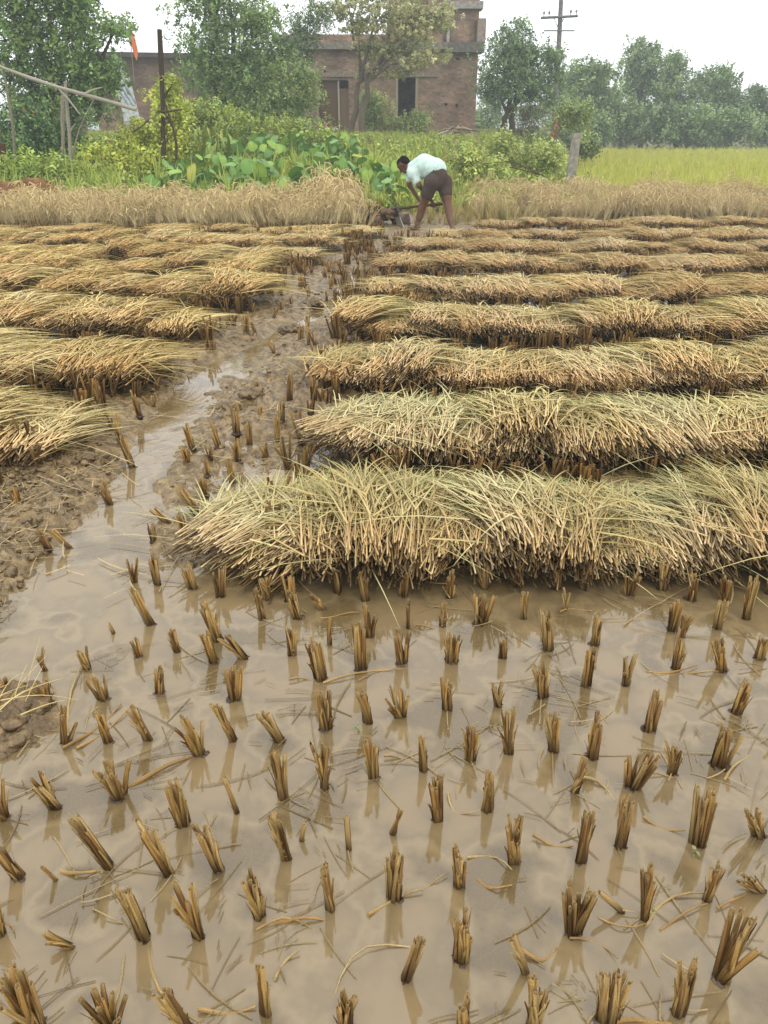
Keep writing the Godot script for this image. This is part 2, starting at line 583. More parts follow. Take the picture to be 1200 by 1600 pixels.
# foot x, foot y, height, sideways lean of the tips, width, stalks, splay (0 to 2); read off the photograph
const STUBBLE := [
	[236, 975, 57, -18, 18, 4, 0], [70, 1047, 35, -8, 12, 2, 0], [177, 990, 27, -4, 4, 1, 0], [217, 1025, 32, -4, 16, 4, 0], [278, 1018, 38, -6, 10, 3, 0],
	[342, 1000, 66, -14, 20, 6, 0], [335, 1033, 48, -8, 22, 5, 0], [382, 1028, 36, -26, 16, 4, 1], [138, 1045, 33, -4, 12, 3, 0], [163, 1092, 38, -8, 20, 3, 2],
	[250, 1083, 42, 2, 20, 3, 0], [367, 1092, 50, 3, 26, 6, 1], [231, 1155, 56, -15, 16, 4, 0], [366, 1157, 70, -24, 14, 3, 0], [313, 1176, 58, -16, 26, 5, 1],
	[102, 1160, 55, 8, 16, 3, 0], [170, 1158, 45, -5, 20, 5, 1], [186, 1243, 54, -12, 32, 7, 2], [88, 1262, 52, -16, 22, 4, 0], [6, 1278, 50, -6, 20, 4, 0],
	[410, 967, 48, -8, 12, 4, 0], [466, 965, 42, -8, 20, 5, 1], [505, 952, 26, -18, 12, 3, 0], [515, 1008, 45, 0, 8, 2, 0], [457, 1022, 45, -2, 16, 4, 0],
	[501, 1060, 62, -8, 26, 7, 1], [563, 1045, 74, -4, 26, 6, 0], [577, 995, 52, -3, 16, 4, 0], [628, 1035, 46, -6, 24, 6, 1], [637, 982, 48, 0, 9, 2, 0],
	[692, 978, 42, 0, 10, 3, 0], [706, 1033, 46, -3, 26, 7, 0], [750, 973, 48, 0, 26, 6, 1], [785, 1027, 36, -2, 14, 4, 0], [510, 1137, 58, -4, 26, 7, 0],
	[575, 1128, 56, -12, 18, 4, 0], [626, 1118, 40, -8, 22, 5, 2], [699, 1108, 48, 0, 17, 5, 0], [780, 1103, 36, -10, 14, 3, 0], [795, 1177, 72, -2, 14, 4, 0],
	[438, 1157, 48, -22, 22, 5, 0], [735, 1187, 56, 0, 19, 5, 0], [662, 1203, 54, -4, 15, 4, 0], [585, 1215, 62, -6, 18, 4, 0], [508, 1230, 70, -2, 18, 5, 0],
	[443, 1246, 75, -5, 18, 5, 0], [684, 1280, 70, -3, 20, 5, 0], [761, 1265, 58, 0, 22, 6, 0], [819, 966, 46, -3, 12, 3, 0], [857, 1015, 60, -6, 20, 5, 1],
	[929, 1007, 48, 0, 20, 5, 0], [884, 953, 34, 0, 8, 2, 0], [915, 1071, 62, 0, 20, 6, 0], [978, 1070, 46, -2, 14, 3, 2], [1050, 985, 48, -3, 18, 4, 0],
	[1066, 994, 34, 0, 14, 3, 0], [1056, 1045, 60, 0, 16, 4, 0], [1120, 982, 50, -3, 14, 4, 1], [1128, 1047, 56, -20, 22, 5, 0], [1185, 1028, 36, 0, 21, 5, 0],
	[1165, 967, 70, -2, 12, 4, 0], [848, 1088, 48, -12, 22, 6, 1], [1015, 1140, 60, -4, 26, 6, 0], [1150, 1113, 48, 8, 22, 5, 0], [865, 1173, 66, -10, 20, 5, 0],
	[925, 1183, 66, -2, 24, 5, 0], [898, 1237, 55, 10, 12, 3, 1], [988, 1228, 52, 8, 32, 8, 2], [1050, 1208, 48, 0, 18, 5, 0], [1122, 1195, 58, 0, 34, 9, 0],
	[908, 1345, 78, 0, 22, 6, 0], [968, 1322, 76, 0, 22, 5, 0], [803, 1345, 68, 0, 26, 5, 0], [1090, 1318, 84, 0, 30, 7, 0], [1185, 1305, 50, -28, 24, 4, 0],
	[894, 1458, 66, 0, 30, 6, 2], [1008, 1435, 80, -8, 12, 3, 2], [973, 1425, 38, -44, 6, 1, 0], [1106, 1405, 58, 4, 16, 3, 1], [1188, 1390, 26, -40, 22, 4, 1],
	[1128, 1528, 98, 10, 34, 8, 0], [948, 1593, 76, 0, 42, 9, 0], [1060, 1583, 80, 2, 24, 5, 1], [833, 1608, 80, 0, 32, 7, 0], [822, 1520, 66, -25, 10, 2, 0],
	[448, 1340, 75, -14, 20, 5, 0], [545, 1328, 62, -4, 5, 1, 0], [471, 1313, 45, 8, 3, 1, 0], [613, 1303, 40, 10, 8, 2, 0], [617, 1402, 74, 0, 28, 8, 0],
	[718, 1383, 62, -4, 20, 5, 0], [517, 1420, 72, -6, 16, 4, 0], [405, 1430, 64, -4, 22, 5, 1], [635, 1530, 72, 20, 20, 3, 0], [720, 1497, 72, 0, 32, 8, 0],
	[415, 1583, 78, -5, 18, 4, 0], [540, 1597, 38, 0, 26, 5, 1], [724, 1607, 48, 0, 22, 5, 0], [30, 1370, 60, -22, 26, 4, 0], [88, 1375, 28, -15, 4, 1, 0],
	[172, 1355, 85, -32, 18, 4, 1], [264, 1363, 85, -28, 22, 5, 0], [287, 1287, 72, -8, 26, 6, 1], [343, 1358, 76, -28, 22, 5, 0], [370, 1270, 62, -8, 8, 2, 0],
	[226, 1465, 88, -18, 24, 4, 0], [312, 1463, 78, -12, 22, 4, 0], [4, 1460, 55, -4, 12, 3, 0], [113, 1480, 30, -40, 12, 2, 0], [55, 1605, 85, -12, 44, 9, 1],
	[170, 1605, 50, 0, 40, 7, 2], [290, 1605, 72, -18, 26, 5, 0],
	[210, 910, 40, 3, 10, 3, 1], [247, 913, 45, -4, 14, 4, 0], [288, 838, 36, 0, 12, 4, 0], [240, 845, 28, 0, 9, 3, 1], [264, 817, 25, -24, 12, 3, 0],
	[315, 810, 55, -28, 18, 4, 0], [322, 776, 32, -2, 16, 5, 0], [293, 724, 28, -4, 10, 4, 1], [301, 702, 40, -8, 12, 4, 0], [342, 698, 42, -8, 16, 5, 0],
	[330, 719, 24, 0, 10, 4, 0], [324, 742, 25, 0, 10, 4, 0], [364, 754, 42, -4, 16, 5, 0], [372, 721, 36, 0, 14, 5, 0], [370, 676, 45, 0, 18, 5, 0],
	[390, 695, 36, 0, 12, 4, 0], [408, 658, 26, 0, 14, 4, 0], [415, 715, 26, 0, 12, 4, 0], [435, 692, 45, 0, 14, 5, 0], [453, 628, 48, 0, 14, 5, 0],
	[490, 634, 45, 0, 14, 5, 0], [440, 658, 35, 0, 14, 5, 0], [404, 622, 26, 0, 12, 4, 0], [218, 649, 40, -6, 12, 4, 0], [207, 730, 56, -8, 14, 5, 0],
	[190, 690, 44, -8, 12, 4, 0], [172, 788, 34, -8, 14, 4, 1], [75, 856, 34, -8, 12, 4, 0], [110, 856, 34, -24, 12, 3, 0], [28, 790, 30, -4, 16, 4, 1],
	[76, 1098, 34, -4, 20, 5, 1], [14, 1090, 34, -2, 14, 4, 1],
]


func foreground_stubble() -> void:
	var bands := {}
	var all := STUBBLE.duplicate()
	for i in 17:      # the last hills before and under the nearest windrow
		all.append([300 + i * 56 + rng.randi_range(-12, 12), 926 + rng.randi_range(-8, 14), rng.randi_range(34, 50), rng.randi_range(-6, 4), rng.randi_range(12, 22), rng.randi_range(3, 6), 0 if i % 4 else 1])
	for s in all:
		var band := clampi(int((1620 - s[1]) / 75.0), 0, 14)
		if not bands.has(band):
			bands[band] = []
		bands[band].append(s)
	for band in range(15):
		if not bands.has(band):
			continue
		var row: Array = bands[band]
		row.sort_custom(func(p, q): return p[0] < q[0])
		for i in row.size():
			var s: Array = row[i]
			var flat := on_ground(s[0], s[1])
			var base := on_ground(s[0], s[1], maxf(mud_h(flat.x, flat.z), 0.0))
			var tall := at(s[0], s[1] - s[2], -base.z).y
			var m := scale_at(s[1], -base.z)
			var tip := Vector3(base.x + s[3] * m, maxf(tall, base.y + 0.02), base.z + absf(s[3]) * m * 0.25)
			var look := "splayed" if s[6] == 2 else ("left-tilted" if s[3] < -9 else ("right-tilted" if s[3] > 6 else "upright"))
			var where := "%s stubble band from the front" % ORDER[band]
			var label := "%s %s-stalk stubble clump, %s from the channel, %s" % [look, WORDS[(s[5] + (s[5] + 1) / 2 if s[5] > 2 else s[5]) - 1], ORDER[i], where]
			stubble_clump(base - Vector3(0, 0.004, 0), tip, s[4] * m, s[5], [0.0, 0.4, 1.2][s[6]], label)


# a bundle of cut plants lying with the cut ends towards +z and the leaves towards -z
func sheaf_mesh(n: int, leafy: float, pale: float) -> ArrayMesh:
	var b := MB.new()
	var butt := [Color(0.66, 0.46, 0.27), Color(0.72, 0.53, 0.32), Color(0.60, 0.41, 0.23), Color(0.64, 0.47, 0.26), Color(0.48, 0.32, 0.17)]
	var mid := [Color(0.65, 0.53, 0.31), Color(0.71, 0.59, 0.36), Color(0.60, 0.48, 0.27), Color(0.63, 0.53, 0.31)]
	var tip := [Color(0.54, 0.53, 0.27), Color(0.66, 0.60, 0.33), Color(0.44, 0.48, 0.24), Color(0.70, 0.59, 0.33), Color(0.64, 0.52, 0.26)]
	for i in n:
		var lay := sqrt(rf(0.0, 1.0))
		var x0 := rf(-0.14, 0.14)
		var y0 := 0.082 + 0.115 * lay + rn(0.010)
		var z0 := 0.25 - 0.12 * lay * lay + rn(0.030)
		var yaw := rn(0.15) if rng.randf() > 0.08 else rn(0.5)
		var len_ := rf(0.62, 0.85)
		var f := rf(0.72, 1.12)
		f *= lerpf(0.22, 1.18, smoothstep(0.34, 0.82, lay))      # lower stems are brown, and darkened to paint in the shaded underside
		var low_shade := Color(1, 1, 1).lerp(Color(0.95, 0.74, 0.55), smoothstep(0.75, 0.3, lay))
		var cb: Color = butt[rng.randi() % 5] * f * low_shade
		var cm: Color = mid[rng.randi() % 4] * f * low_shade
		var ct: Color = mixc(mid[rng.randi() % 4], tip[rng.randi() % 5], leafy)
		var dir := Vector3(sin(yaw), 0, -cos(yaw))
		var sag := rf(0.6, 1.05)
		var droop := rf(-0.01, 0.03) if rng.randf() > 0.05 else rf(0.03, 0.07)    # some ends hang down
		var path := func(s: float) -> Vector3:
			var y := y0 - droop * (1.0 - s) * (1.0 - s) * 1.4 + 0.03 * sin(minf(s * 2.4, 1.0) * PI * 0.5) * lay - 0.40 * sag * pow(maxf(s - 0.42, 0.0), 1.5)
			return Vector3(x0, maxf(y, 0.012), z0) + dir * len_ * s
		var pts := []
		var col := []
		var r0 := rf(0.0021, 0.0036)
		var rad := []
		for s in [0.0, 0.05, 0.2, 0.36, 0.52]:
			pts.append(path.call(s))
			rad.append(r0 * (1.12 - 0.9 * s))
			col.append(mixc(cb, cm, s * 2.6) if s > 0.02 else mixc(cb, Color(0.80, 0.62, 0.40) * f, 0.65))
		b.tube(pts, rad, col, 4, 1, 0.12)
		for k in rng.randi_range(2, 4):        # leaves and the ear's stem
			var s0 := rf(0.12, 0.45)
			var p0: Vector3 = path.call(s0)
			var ly := yaw + (rn(0.33) if rng.randf() > 0.12 else rn(0.9))
			var ld := Vector3(sin(ly), 0, -cos(ly))
			var ll := rf(0.26, 0.5)
			var rise := rf(-0.01, 0.045) * lay
			var lp := []
			var lw := []
			var lc := []
			var w := rf(0.0017, 0.0040)
			var cc: Color = mixc(ct, tip[rng.randi() % 5], 0.5 * leafy) * rf(0.8, 1.12)
			for q in 6:
				var t := q / 5.0
				var p := p0 + ld * ll * t
				p.y += rise * (1.2 * t - 1.25 * t * t) - 0.34 * sag * pow(maxf(s0 + t * 0.6 - 0.42, 0.0), 1.5) * ll * 2.0 + 0.012
				p.y = maxf(p.y, 0.012)
				lp.append(p)
				lw.append(w * (1.0 - 0.9 * t * t))
				lc.append(mixc(cm, cc, t * 1.6))
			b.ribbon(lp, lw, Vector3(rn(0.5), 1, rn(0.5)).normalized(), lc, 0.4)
	return b.mesh(null)


var sheaves: Array = []
var long_straw: Array = []


func make_sheaves() -> void:
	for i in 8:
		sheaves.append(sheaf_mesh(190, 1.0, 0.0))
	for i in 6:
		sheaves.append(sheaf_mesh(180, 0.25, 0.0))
	for i in 6:       # single long bent straws lying loose
		var b := MB.new()
		var len_ := rf(0.3, 0.6)
		var pts := []
		var rad := []
		var col := []
		var c: Color = Color(0.70, 0.56, 0.27) * rf(0.85, 1.1)
		var bx := rn(0.12)
		for k in 7:
			var t := k / 6.0
			pts.append(Vector3((t - 0.5) * len_, 0.03 * sin(t * PI), bx * t * t * len_))
			rad.append(0.003 * (1.0 - 0.75 * t))
			col.append(c)
		b.tube(pts, rad, col, 4, 1)
		long_straw.append(b.mesh(M.straw_green))


func windrow(label: String, group: String, x0: float, x1: float, z: float, step: float, high: float, yaw: float, mat: Material, leafy: bool, end_left: bool, loose: int) -> void:
	var o := thing("straw_windrow", label, "straw windrow", Vector3(0, 0, 0), 0.0, group)
	o.position = Vector3((x0 + x1) / 2.0, 0, z)
	var x := x0
	while x < x1:
		var near_end := (x - x0) if end_left else (x1 - x)
		var e := exp(-maxf(near_end, 0.0) / 0.28)
		var wave := broad.get_noise_2d(x * 3.0, z * 7.0)
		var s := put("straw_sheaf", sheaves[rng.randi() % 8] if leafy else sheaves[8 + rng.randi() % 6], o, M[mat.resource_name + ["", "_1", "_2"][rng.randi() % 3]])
		var turn := yaw + rn(0.16) + e * (-0.45 if end_left else 0.3)
		var hh := high * (1.0 + 0.45 * wave + rn(0.09)) * (1.0 - 0.12 * e)
		var g := rf(0.92, 1.1) * (1.0 if z > -7.5 else 0.88)
		var bs := Basis(Vector3.UP, turn) * Basis(Vector3.BACK, rn(0.05)) * Basis(Vector3.RIGHT, rn(0.05)).scaled(Vector3(g, hh, g))
		var gx := x + rn(0.02)
		s.transform = Transform3D(bs, Vector3(gx, maxf(mud_h(gx, z - 0.3), 0.0) * 0.6 + rf(-0.01, 0.03) + 0.045 * wave + 0.045 * smoothstep(-3.9, -5.5, z), z - 0.28 + 0.10 * wave + rn(0.03) - 0.05 * e) - o.position)
		x += step * rf(0.8, 1.2)
	for k in loose:
		var s := put("loose_straw", long_straw[rng.randi() % 6], o, mat)
		var lx := rf(x0 + 0.1, x1 - 0.1)
		var lz := z - rf(0.2, 0.5)
		var ly := (0.17 + 0.06 * sin((z - lz) * 5.0)) * high + 0.02
		s.transform = Transform3D(Basis(Vector3.UP, rf(-0.8, 0.8) + (PI if k % 2 else 0.0)) * Basis(Vector3.BACK, rn(0.08)), Vector3(lx, ly, lz) - o.position)


func frame_x(z: float) -> float:
	return 600.0 / FOCAL * (z * cos(deg_to_rad(PITCH)) + 1.3 * sin(deg_to_rad(PITCH)))


func windrows() -> void:
	var zs := [2.36, 3.42, 4.52, 5.76, 6.98, 8.45, 9.85, 11.1, 12.6]
	var starts := [-0.55, -0.20, -0.30, -0.18, -0.02, 0.06, 0.36, 0.85, 1.5]
	var looks := [
		"broad straw windrow beside the open flooded stubble, pale green leaves over tan cut ends",
		"second straw windrow behind the flooded stubble, loose straws crossing its top",
		"third windrow behind the flooded stubble, leafy with brown cut ends in deep shade",
		"fourth windrow behind the flooded stubble, patchy with bare stubble at its channel end",
		"fifth windrow behind the flooded stubble, one long yellow straw at its channel end",
		"sixth windrow behind the flooded stubble, low and dull brown",
		"seventh windrow behind the flooded stubble, third before the standing rice",
		"eighth windrow behind the flooded stubble, second before the standing rice",
		"short last windrow lying against the standing rice beside the hoeing man"]
	for i in 9:
		var z: float = zs[i]
		var m: Material = M.straw_green if i < 2 else (M.straw_tan if i < 5 else M.straw_dull)
		windrow(looks[i], "windrows of cut rice on the pole side of the channel", starts[i], frame_x(z) + 1.1, -z, 0.105 if i < 3 else 0.13, [0.76, 0.74, 0.72, 0.70, 0.68, 0.65, 0.60, 0.54, 0.47][i], -0.05 if i < 4 else 0.1, m, i < 4, true, [26, 22, 12, 8, 6, 4, 0, 0, 0][i])
	var lz := [3.32, 4.48, 5.66, 6.78, 8.0, 9.15, 10.3, 11.4]
	var lend := [-1.74, -1.50, -1.58, -1.2, -1.3, -0.85, -0.65, -0.25]
	var ll := [
		"golden windrow end on the lumpy mud bank, yellow leaf tips over the channel",
		"second golden windrow up the channel's bank side, cut ends in dark shade",
		"third golden windrow up the bank side, thick rounded end above the channel",
		"fourth golden windrow up the bank side, arched with a dark hollow front",
		"fifth golden windrow up the bank side, smooth straw over two dark hollows",
		"sixth golden windrow up the bank side, low and combed sideways",
		"seventh golden windrow up the bank side, next to last before standing rice",
		"last golden windrow up the bank side, touching the standing rice"]
	for i in 8:
		var z: float = lz[i]
		windrow(ll[i], "windrows of cut rice on the bank side of the channel", -frame_x(z) - 1.1, lend[i], -z, 0.115 if i < 3 else 0.14, [0.85, 0.86, 0.88, 0.88, 0.8, 0.72, 0.58, 0.44][i], -0.3, M.straw_gold, false, false, [34, 30, 26, 20, 14, 10, 0, 0][i])


func stubble_rest() -> void:
	# the stubble under and between the rows: nobody could count it
	for v in 4:
		var where := []
		var tint := []
		for side in 2:
			var z := 2.62 if side == 0 else 3.2
			while z < 13.0:
				var x := -0.45 if side == 0 else -frame_x(z) - 0.3
				var x1 := frame_x(z) + 0.3 if side == 0 else lerpf(-1.62, -0.5, (z - 3.2) / 9.0)
				x += rf(0, 0.15)
				while x < x1:
					if rng.randi() % 4 == v and not (z > 11.6 and x > 0.0 and x < 1.45):
						var gx := x + rn(0.025)
						var gz := -z + rn(0.03)
						var f := rf(0.5, 0.9)  # tint lowered to paint the shaded hollows under the rows
						where.append(Transform3D(Basis(Vector3.UP, rf(0, TAU)) * Basis(Vector3.RIGHT, rn(0.12)).scaled(Vector3(1.1, rf(0.85, 1.35), 1.1)), Vector3(gx, mud_h(gx, gz), gz)))
						tint.append(Color(f, f, f))
					x += 0.16 * rf(0.8, 1.2)
				z += 0.19
		for k in 14:      # the field goes on past the frame's sides
			var z := -rf(0.8, 2.4)
			var x := (frame_x(-z) + rf(0.1, 1.0)) * (1.0 if k % 3 else -1.0)
			where.append(Transform3D(Basis(Vector3.UP, rf(0, TAU)), Vector3(x, -0.004, z)))
			tint.append(Color(1, 1, 1))
		var o := many("stubble", clumps[v], where, tint)
		tag(o, "rows of short rice stubble under and between the straw windrows", "stubble", "stubble under the windrows", "stuff")
	# the trodden strip along the channel
	var spots := []
	var tries := 0
	while spots.size() < 135 and tries < 3000:
		tries += 1
		var z := rf(3.5, 12.2)
		var x := lerpf(-1.25, 0.2, (z - 3.5) / 8.5) + rf(-0.75, 0.85)
		var c := near_channel(x, -z)
		if z > 11.3 or c.x < 0.05 or c.x > 0.9 or (z < 5.6 and x < -0.15 and x > -1.05):
			continue
		spots.append(Vector2(x, z))
	spots.sort_custom(func(p, q): return p.y < q.y)
	for i in spots.size():
		var p: Vector2 = spots[i]
		var s := put("stubble_clump", clumps[rng.randi() % 8])
		s.transform = Transform3D(Basis(Vector3.UP, rf(0, TAU)) * Basis(Vector3.RIGHT, rn(0.22)).scaled(Vector3(0.95, rf(0.5, 1.0), 0.95)), Vector3(p.x, mud_h(p.x, -p.y), -p.y))
		tag(s, "small trodden stubble clump, %s along the muddy channel strip going back" % rank(i), "rice stubble", "stubble clumps in the trodden mud strip")


# x1, y1, x2, y2, thickness in mm : straws lying on the water
const FLOATING := [
	[505, 1067, 637, 1042, 9], [452, 1064, 500, 1070, 8], [560, 1066, 622, 1046, 6], [575, 1430, 660, 1392, 11], [660, 1390, 700, 1366, 6], [200, 1228, 300, 1180, 16],
	[30, 1150, 96, 1074, 12], [60, 1140, 110, 1075, 9], [98, 1172, 190, 1100, 12], [120, 1170, 202, 1108, 10], [105, 1150, 128, 1040, 11], [428, 1440, 505, 1436, 14],
	[400, 1452, 495, 1454, 7], [905, 1216, 962, 1250, 12], [832, 1307, 895, 1322, 9], [1005, 1278, 1070, 1300, 8], [1010, 1447, 1108, 1398, 12], [1032, 1452, 1105, 1412, 10],
	[935, 1432, 1010, 1440, 7], [1132, 1220, 1172, 1178, 11], [810, 1485, 870, 1478, 13], [890, 1468, 965, 1500, 6], [730, 1340, 800, 1362, 8], [745, 1372, 800, 1384, 10],
	[95, 1360, 160, 1358, 14], [145, 1420, 210, 1445, 6], [955, 1600, 1050, 1598, 14], [310, 1580, 400, 1574, 12], [430, 1530, 468, 1488, 11], [1010, 1048, 1090, 1040, 10],
	[1070, 1050, 1128, 1048, 8], [990, 1213, 1055, 1213, 8], [650, 978, 692, 981, 7], [875, 958, 925, 955, 7], [975, 978, 1040, 940, 7], [500, 965, 560, 958, 7],
	[230, 1480, 340, 1610, 7], [640, 1478, 520, 1560, 6], [1120, 1420, 1180, 1385, 8], [600, 1183, 655, 1190, 8], [700, 1240, 750, 1268, 7], [0, 1440, 22, 1460, 9],
]


func floating_straws() -> void:
	var n := 0
	for s in FLOATING:
		var a := on_ground(s[0], s[1], 0.004)
		var e := on_ground(s[2], s[3], 0.004)
		var o := Node3D.new()
		var b := MB.new()
		var mid := (a + e) * 0.5
		var perp := (e - a).cross(Vector3.UP).normalized() * rn(0.02)
		var c: Color = [Color(0.66, 0.46, 0.20), Color(0.70, 0.54, 0.27), Color(0.58, 0.37, 0.14)][n % 3]
		c = c * rf(0.8, 1.05)
		var pts := []
		var rad := []
		var col := []
		for k in 6:
			var t := k / 5.0
			pts.append(a.lerp(e, t) - mid + perp * sin(t * PI) + Vector3(0, 0.006 * sin(t * 5.0 + n), 0))
			rad.append(s[4] * 0.0005 * (1.0 - 0.55 * t) * rf(0.9, 1.1))
			col.append(mixc(c, Color(0.30, 0.19, 0.08), 0.5 * absf(sin(t * 4.0 + n * 1.7))))
		b.tube(pts, rad, col, 6, 2, 0.15, 0.6)
		o.free()
		var m := put("floating_straw", b.mesh(M.stalk))
		m.position = mid
		var look: String = ["thick golden", "pale tan", "brown"][n % 3] if s[4] > 9 else ["thin golden", "thin pale", "thin brown"][n % 3]
		var deg := "crosswise" if absf(e.x - a.x) > absf(e.z - a.z) * 1.6 else "slanting"
		var side := "channel side" if mid.x < -0.35 else ("open middle" if mid.x < 0.3 else "side away from the channel")
		tag(m, "%s straw floating %s, %s nearest the front, on the %s of the flooded stubble" % [look, deg, "number " + str(1 + n), side], "floating straw", "straws floating on the flooded paddy")
		n += 1
	# label each by its rank from the front, in words
	var found := []
	for ch in get_children():
		if str(ch.name).begins_with("floating_straw"):
			found.append(ch)
	found.sort_custom(func(p, q): return p.position.z > q.position.z)
	for i in found.size():
		var words: PackedStringArray = str(found[i].get_meta("label")).split(",")
		found[i].set_meta("label", "%s, %s loose straw from the front edge" % [words[0], rank(i)])
	# tiny green weeds come up here and there
	var sprout := leaf_sprig(8, 0.02, 0.014, 0.28, Color(0.24, 0.26, 0.11), Color(0.33, 0.34, 0.15))
	for w in [[557, 1137, "tiny green weed sprouting at the foot of a stubble clump, mid-field"], [1088, 1334, "tiny green weed spreading below a thick stubble clump"], [786, 1130, "tiny green weed beside a bent stubble clump"]]:
		var o := put("weed_sprout", sprout)
		o.position = on_ground(w[0], w[1], 0.008)
		o.rotation.y = rf(0, TAU)
		tag(o, w[2], "weed")
	# fine litter in and on the water
	var bits := []
	for v in 3:
		var b := MB.new()
		for q in 5:
			var l := rf(0.02, 0.07) if q > 1 else rf(0.06, 0.17)
			var p0 := Vector3(rn(0.05), 0, rn(0.05))
			var y := rf(0, TAU)
			var d := Vector3(cos(y), 0, sin(y))
			var cv := d.cross(Vector3.UP) * rn(0.14)
			var pts := []
			var wd := []
			var cl := []
			var c := Color(0.55, 0.42, 0.22) * rf(0.6, 1.1)
			for k in 5:
				var t := k / 4.0
				pts.append(p0 + d * l * t + cv * l * t * t + Vector3(0, 0.0015 + 0.002 * q, 0))
				wd.append(rf(0.0008, 0.0018))
				cl.append(c)
			b.ribbon(pts, wd, Vector3.UP, cl)
		bits.append(b.mesh(M.stalk))
	for v in 3:
		var where := []
		var tint := []
		for k in 150:      # sunk below the surface
			var z := -rf(0.7, 2.5)
			var x := rf(-1.0, 1.0) * (frame_x(-z) + 0.2)
			where.append(Transform3D(Basis(Vector3.UP, rf(0, TAU)).scaled(Vector3(1, 0.3, 1) * rf(0.7, 1.6)), Vector3(x, -rf(0.006, 0.011), z)))
			var f := rf(0.15, 1.3)
			tint.append(Color(f, f, f))
		for k in 48:
			var z := -rf(0.75, 2.5)
			var x := rf(-1.0, 1.0) * (frame_x(-z) + 0.2)
			if near_channel(x, z).x < 0.02:
				continue
			where.append(Transform3D(Basis(Vector3.UP, rf(0, TAU)).scaled(Vector3.ONE * rf(0.7, 1.5)), Vector3(x, 0.0, z)))
			var f := rf(0.4, 0.95)
			tint.append(Color(f, f, f))
		for k in 130:      # on the near bank
			var z := -rf(1.85, 3.4)
			var x := rf(-2.4, -0.7)
			var c := near_channel(x, z)
			if c.x < 0.04 or c.y > 0.0:
				continue
			where.append(Transform3D(Basis(Vector3.UP, rf(0, TAU)) * Basis(Vector3.RIGHT, rn(0.15)).scaled(Vector3.ONE * rf(0.7, 1.5)), Vector3(x, mud_h(x, z) + 0.008, z)))
			var f := rf(0.6, 1.3)
			tint.append(Color(f, f, f))
		for k in 700:
			var z := -rf(2.5, 12.5)
			var x := rf(-1.0, 1.0) * (frame_x(-z) + 0.2)
			if near_channel(x, z).x < 0.04:
				continue
			where.append(Transform3D(Basis(Vector3.UP, rf(0, TAU)).scaled(Vector3.ONE * rf(0.9, 2.0)), Vector3(x, maxf(mud_h(x, z), 0.0) + 0.006, z)))
			var f := rf(0.8, 1.3)
			tint.append(Color(f, f, f))
		tag(many("straw_litter", bits[v], where, tint), "fine straw litter scattered over the water and mud", "straw litter", "straw litter", "stuff")


# ---------------------------------------------------------------- plants
func leaf_sprig(n: int, len_: float, leaf: float, slim: float, c0: Color, c1: Color) -> ArrayMesh:
	var b := MB.new()
	for k in n:
		var t := (k + 0.5) / n
		var a := k * 2.4 + rn(0.4)
		var root := Vector3(rn(0.1) * len_, (t - 0.4) * len_, rn(0.1) * len_)
		var out := Vector3(cos(a), rf(-0.5, 0.7), sin(a)).normalized()
		var l := leaf * rf(0.7, 1.2)
		var tip := root + out * l + Vector3(0, -0.2 * l, 0)
		var s := out.cross(Vector3(rn(0.5), 1, rn(0.5))).normalized() * l * slim
		var m := root.lerp(tip, 0.45)
		var col := mixc(c0, c1, rf(0, 1))
		var nn := s.cross(out).normalized()
		if nn.y < 0:
			nn = -nn
		var i := b.vert(root, nn, col)
		b.vert(m + s, nn, col)
		b.vert(tip, nn, col)
		b.vert(m - s, nn, col)
		b.tri(i, i + 1, i + 2)
		b.tri(i, i + 2, i + 3)
	return b.mesh(M.leaf)


var sprigs := {}


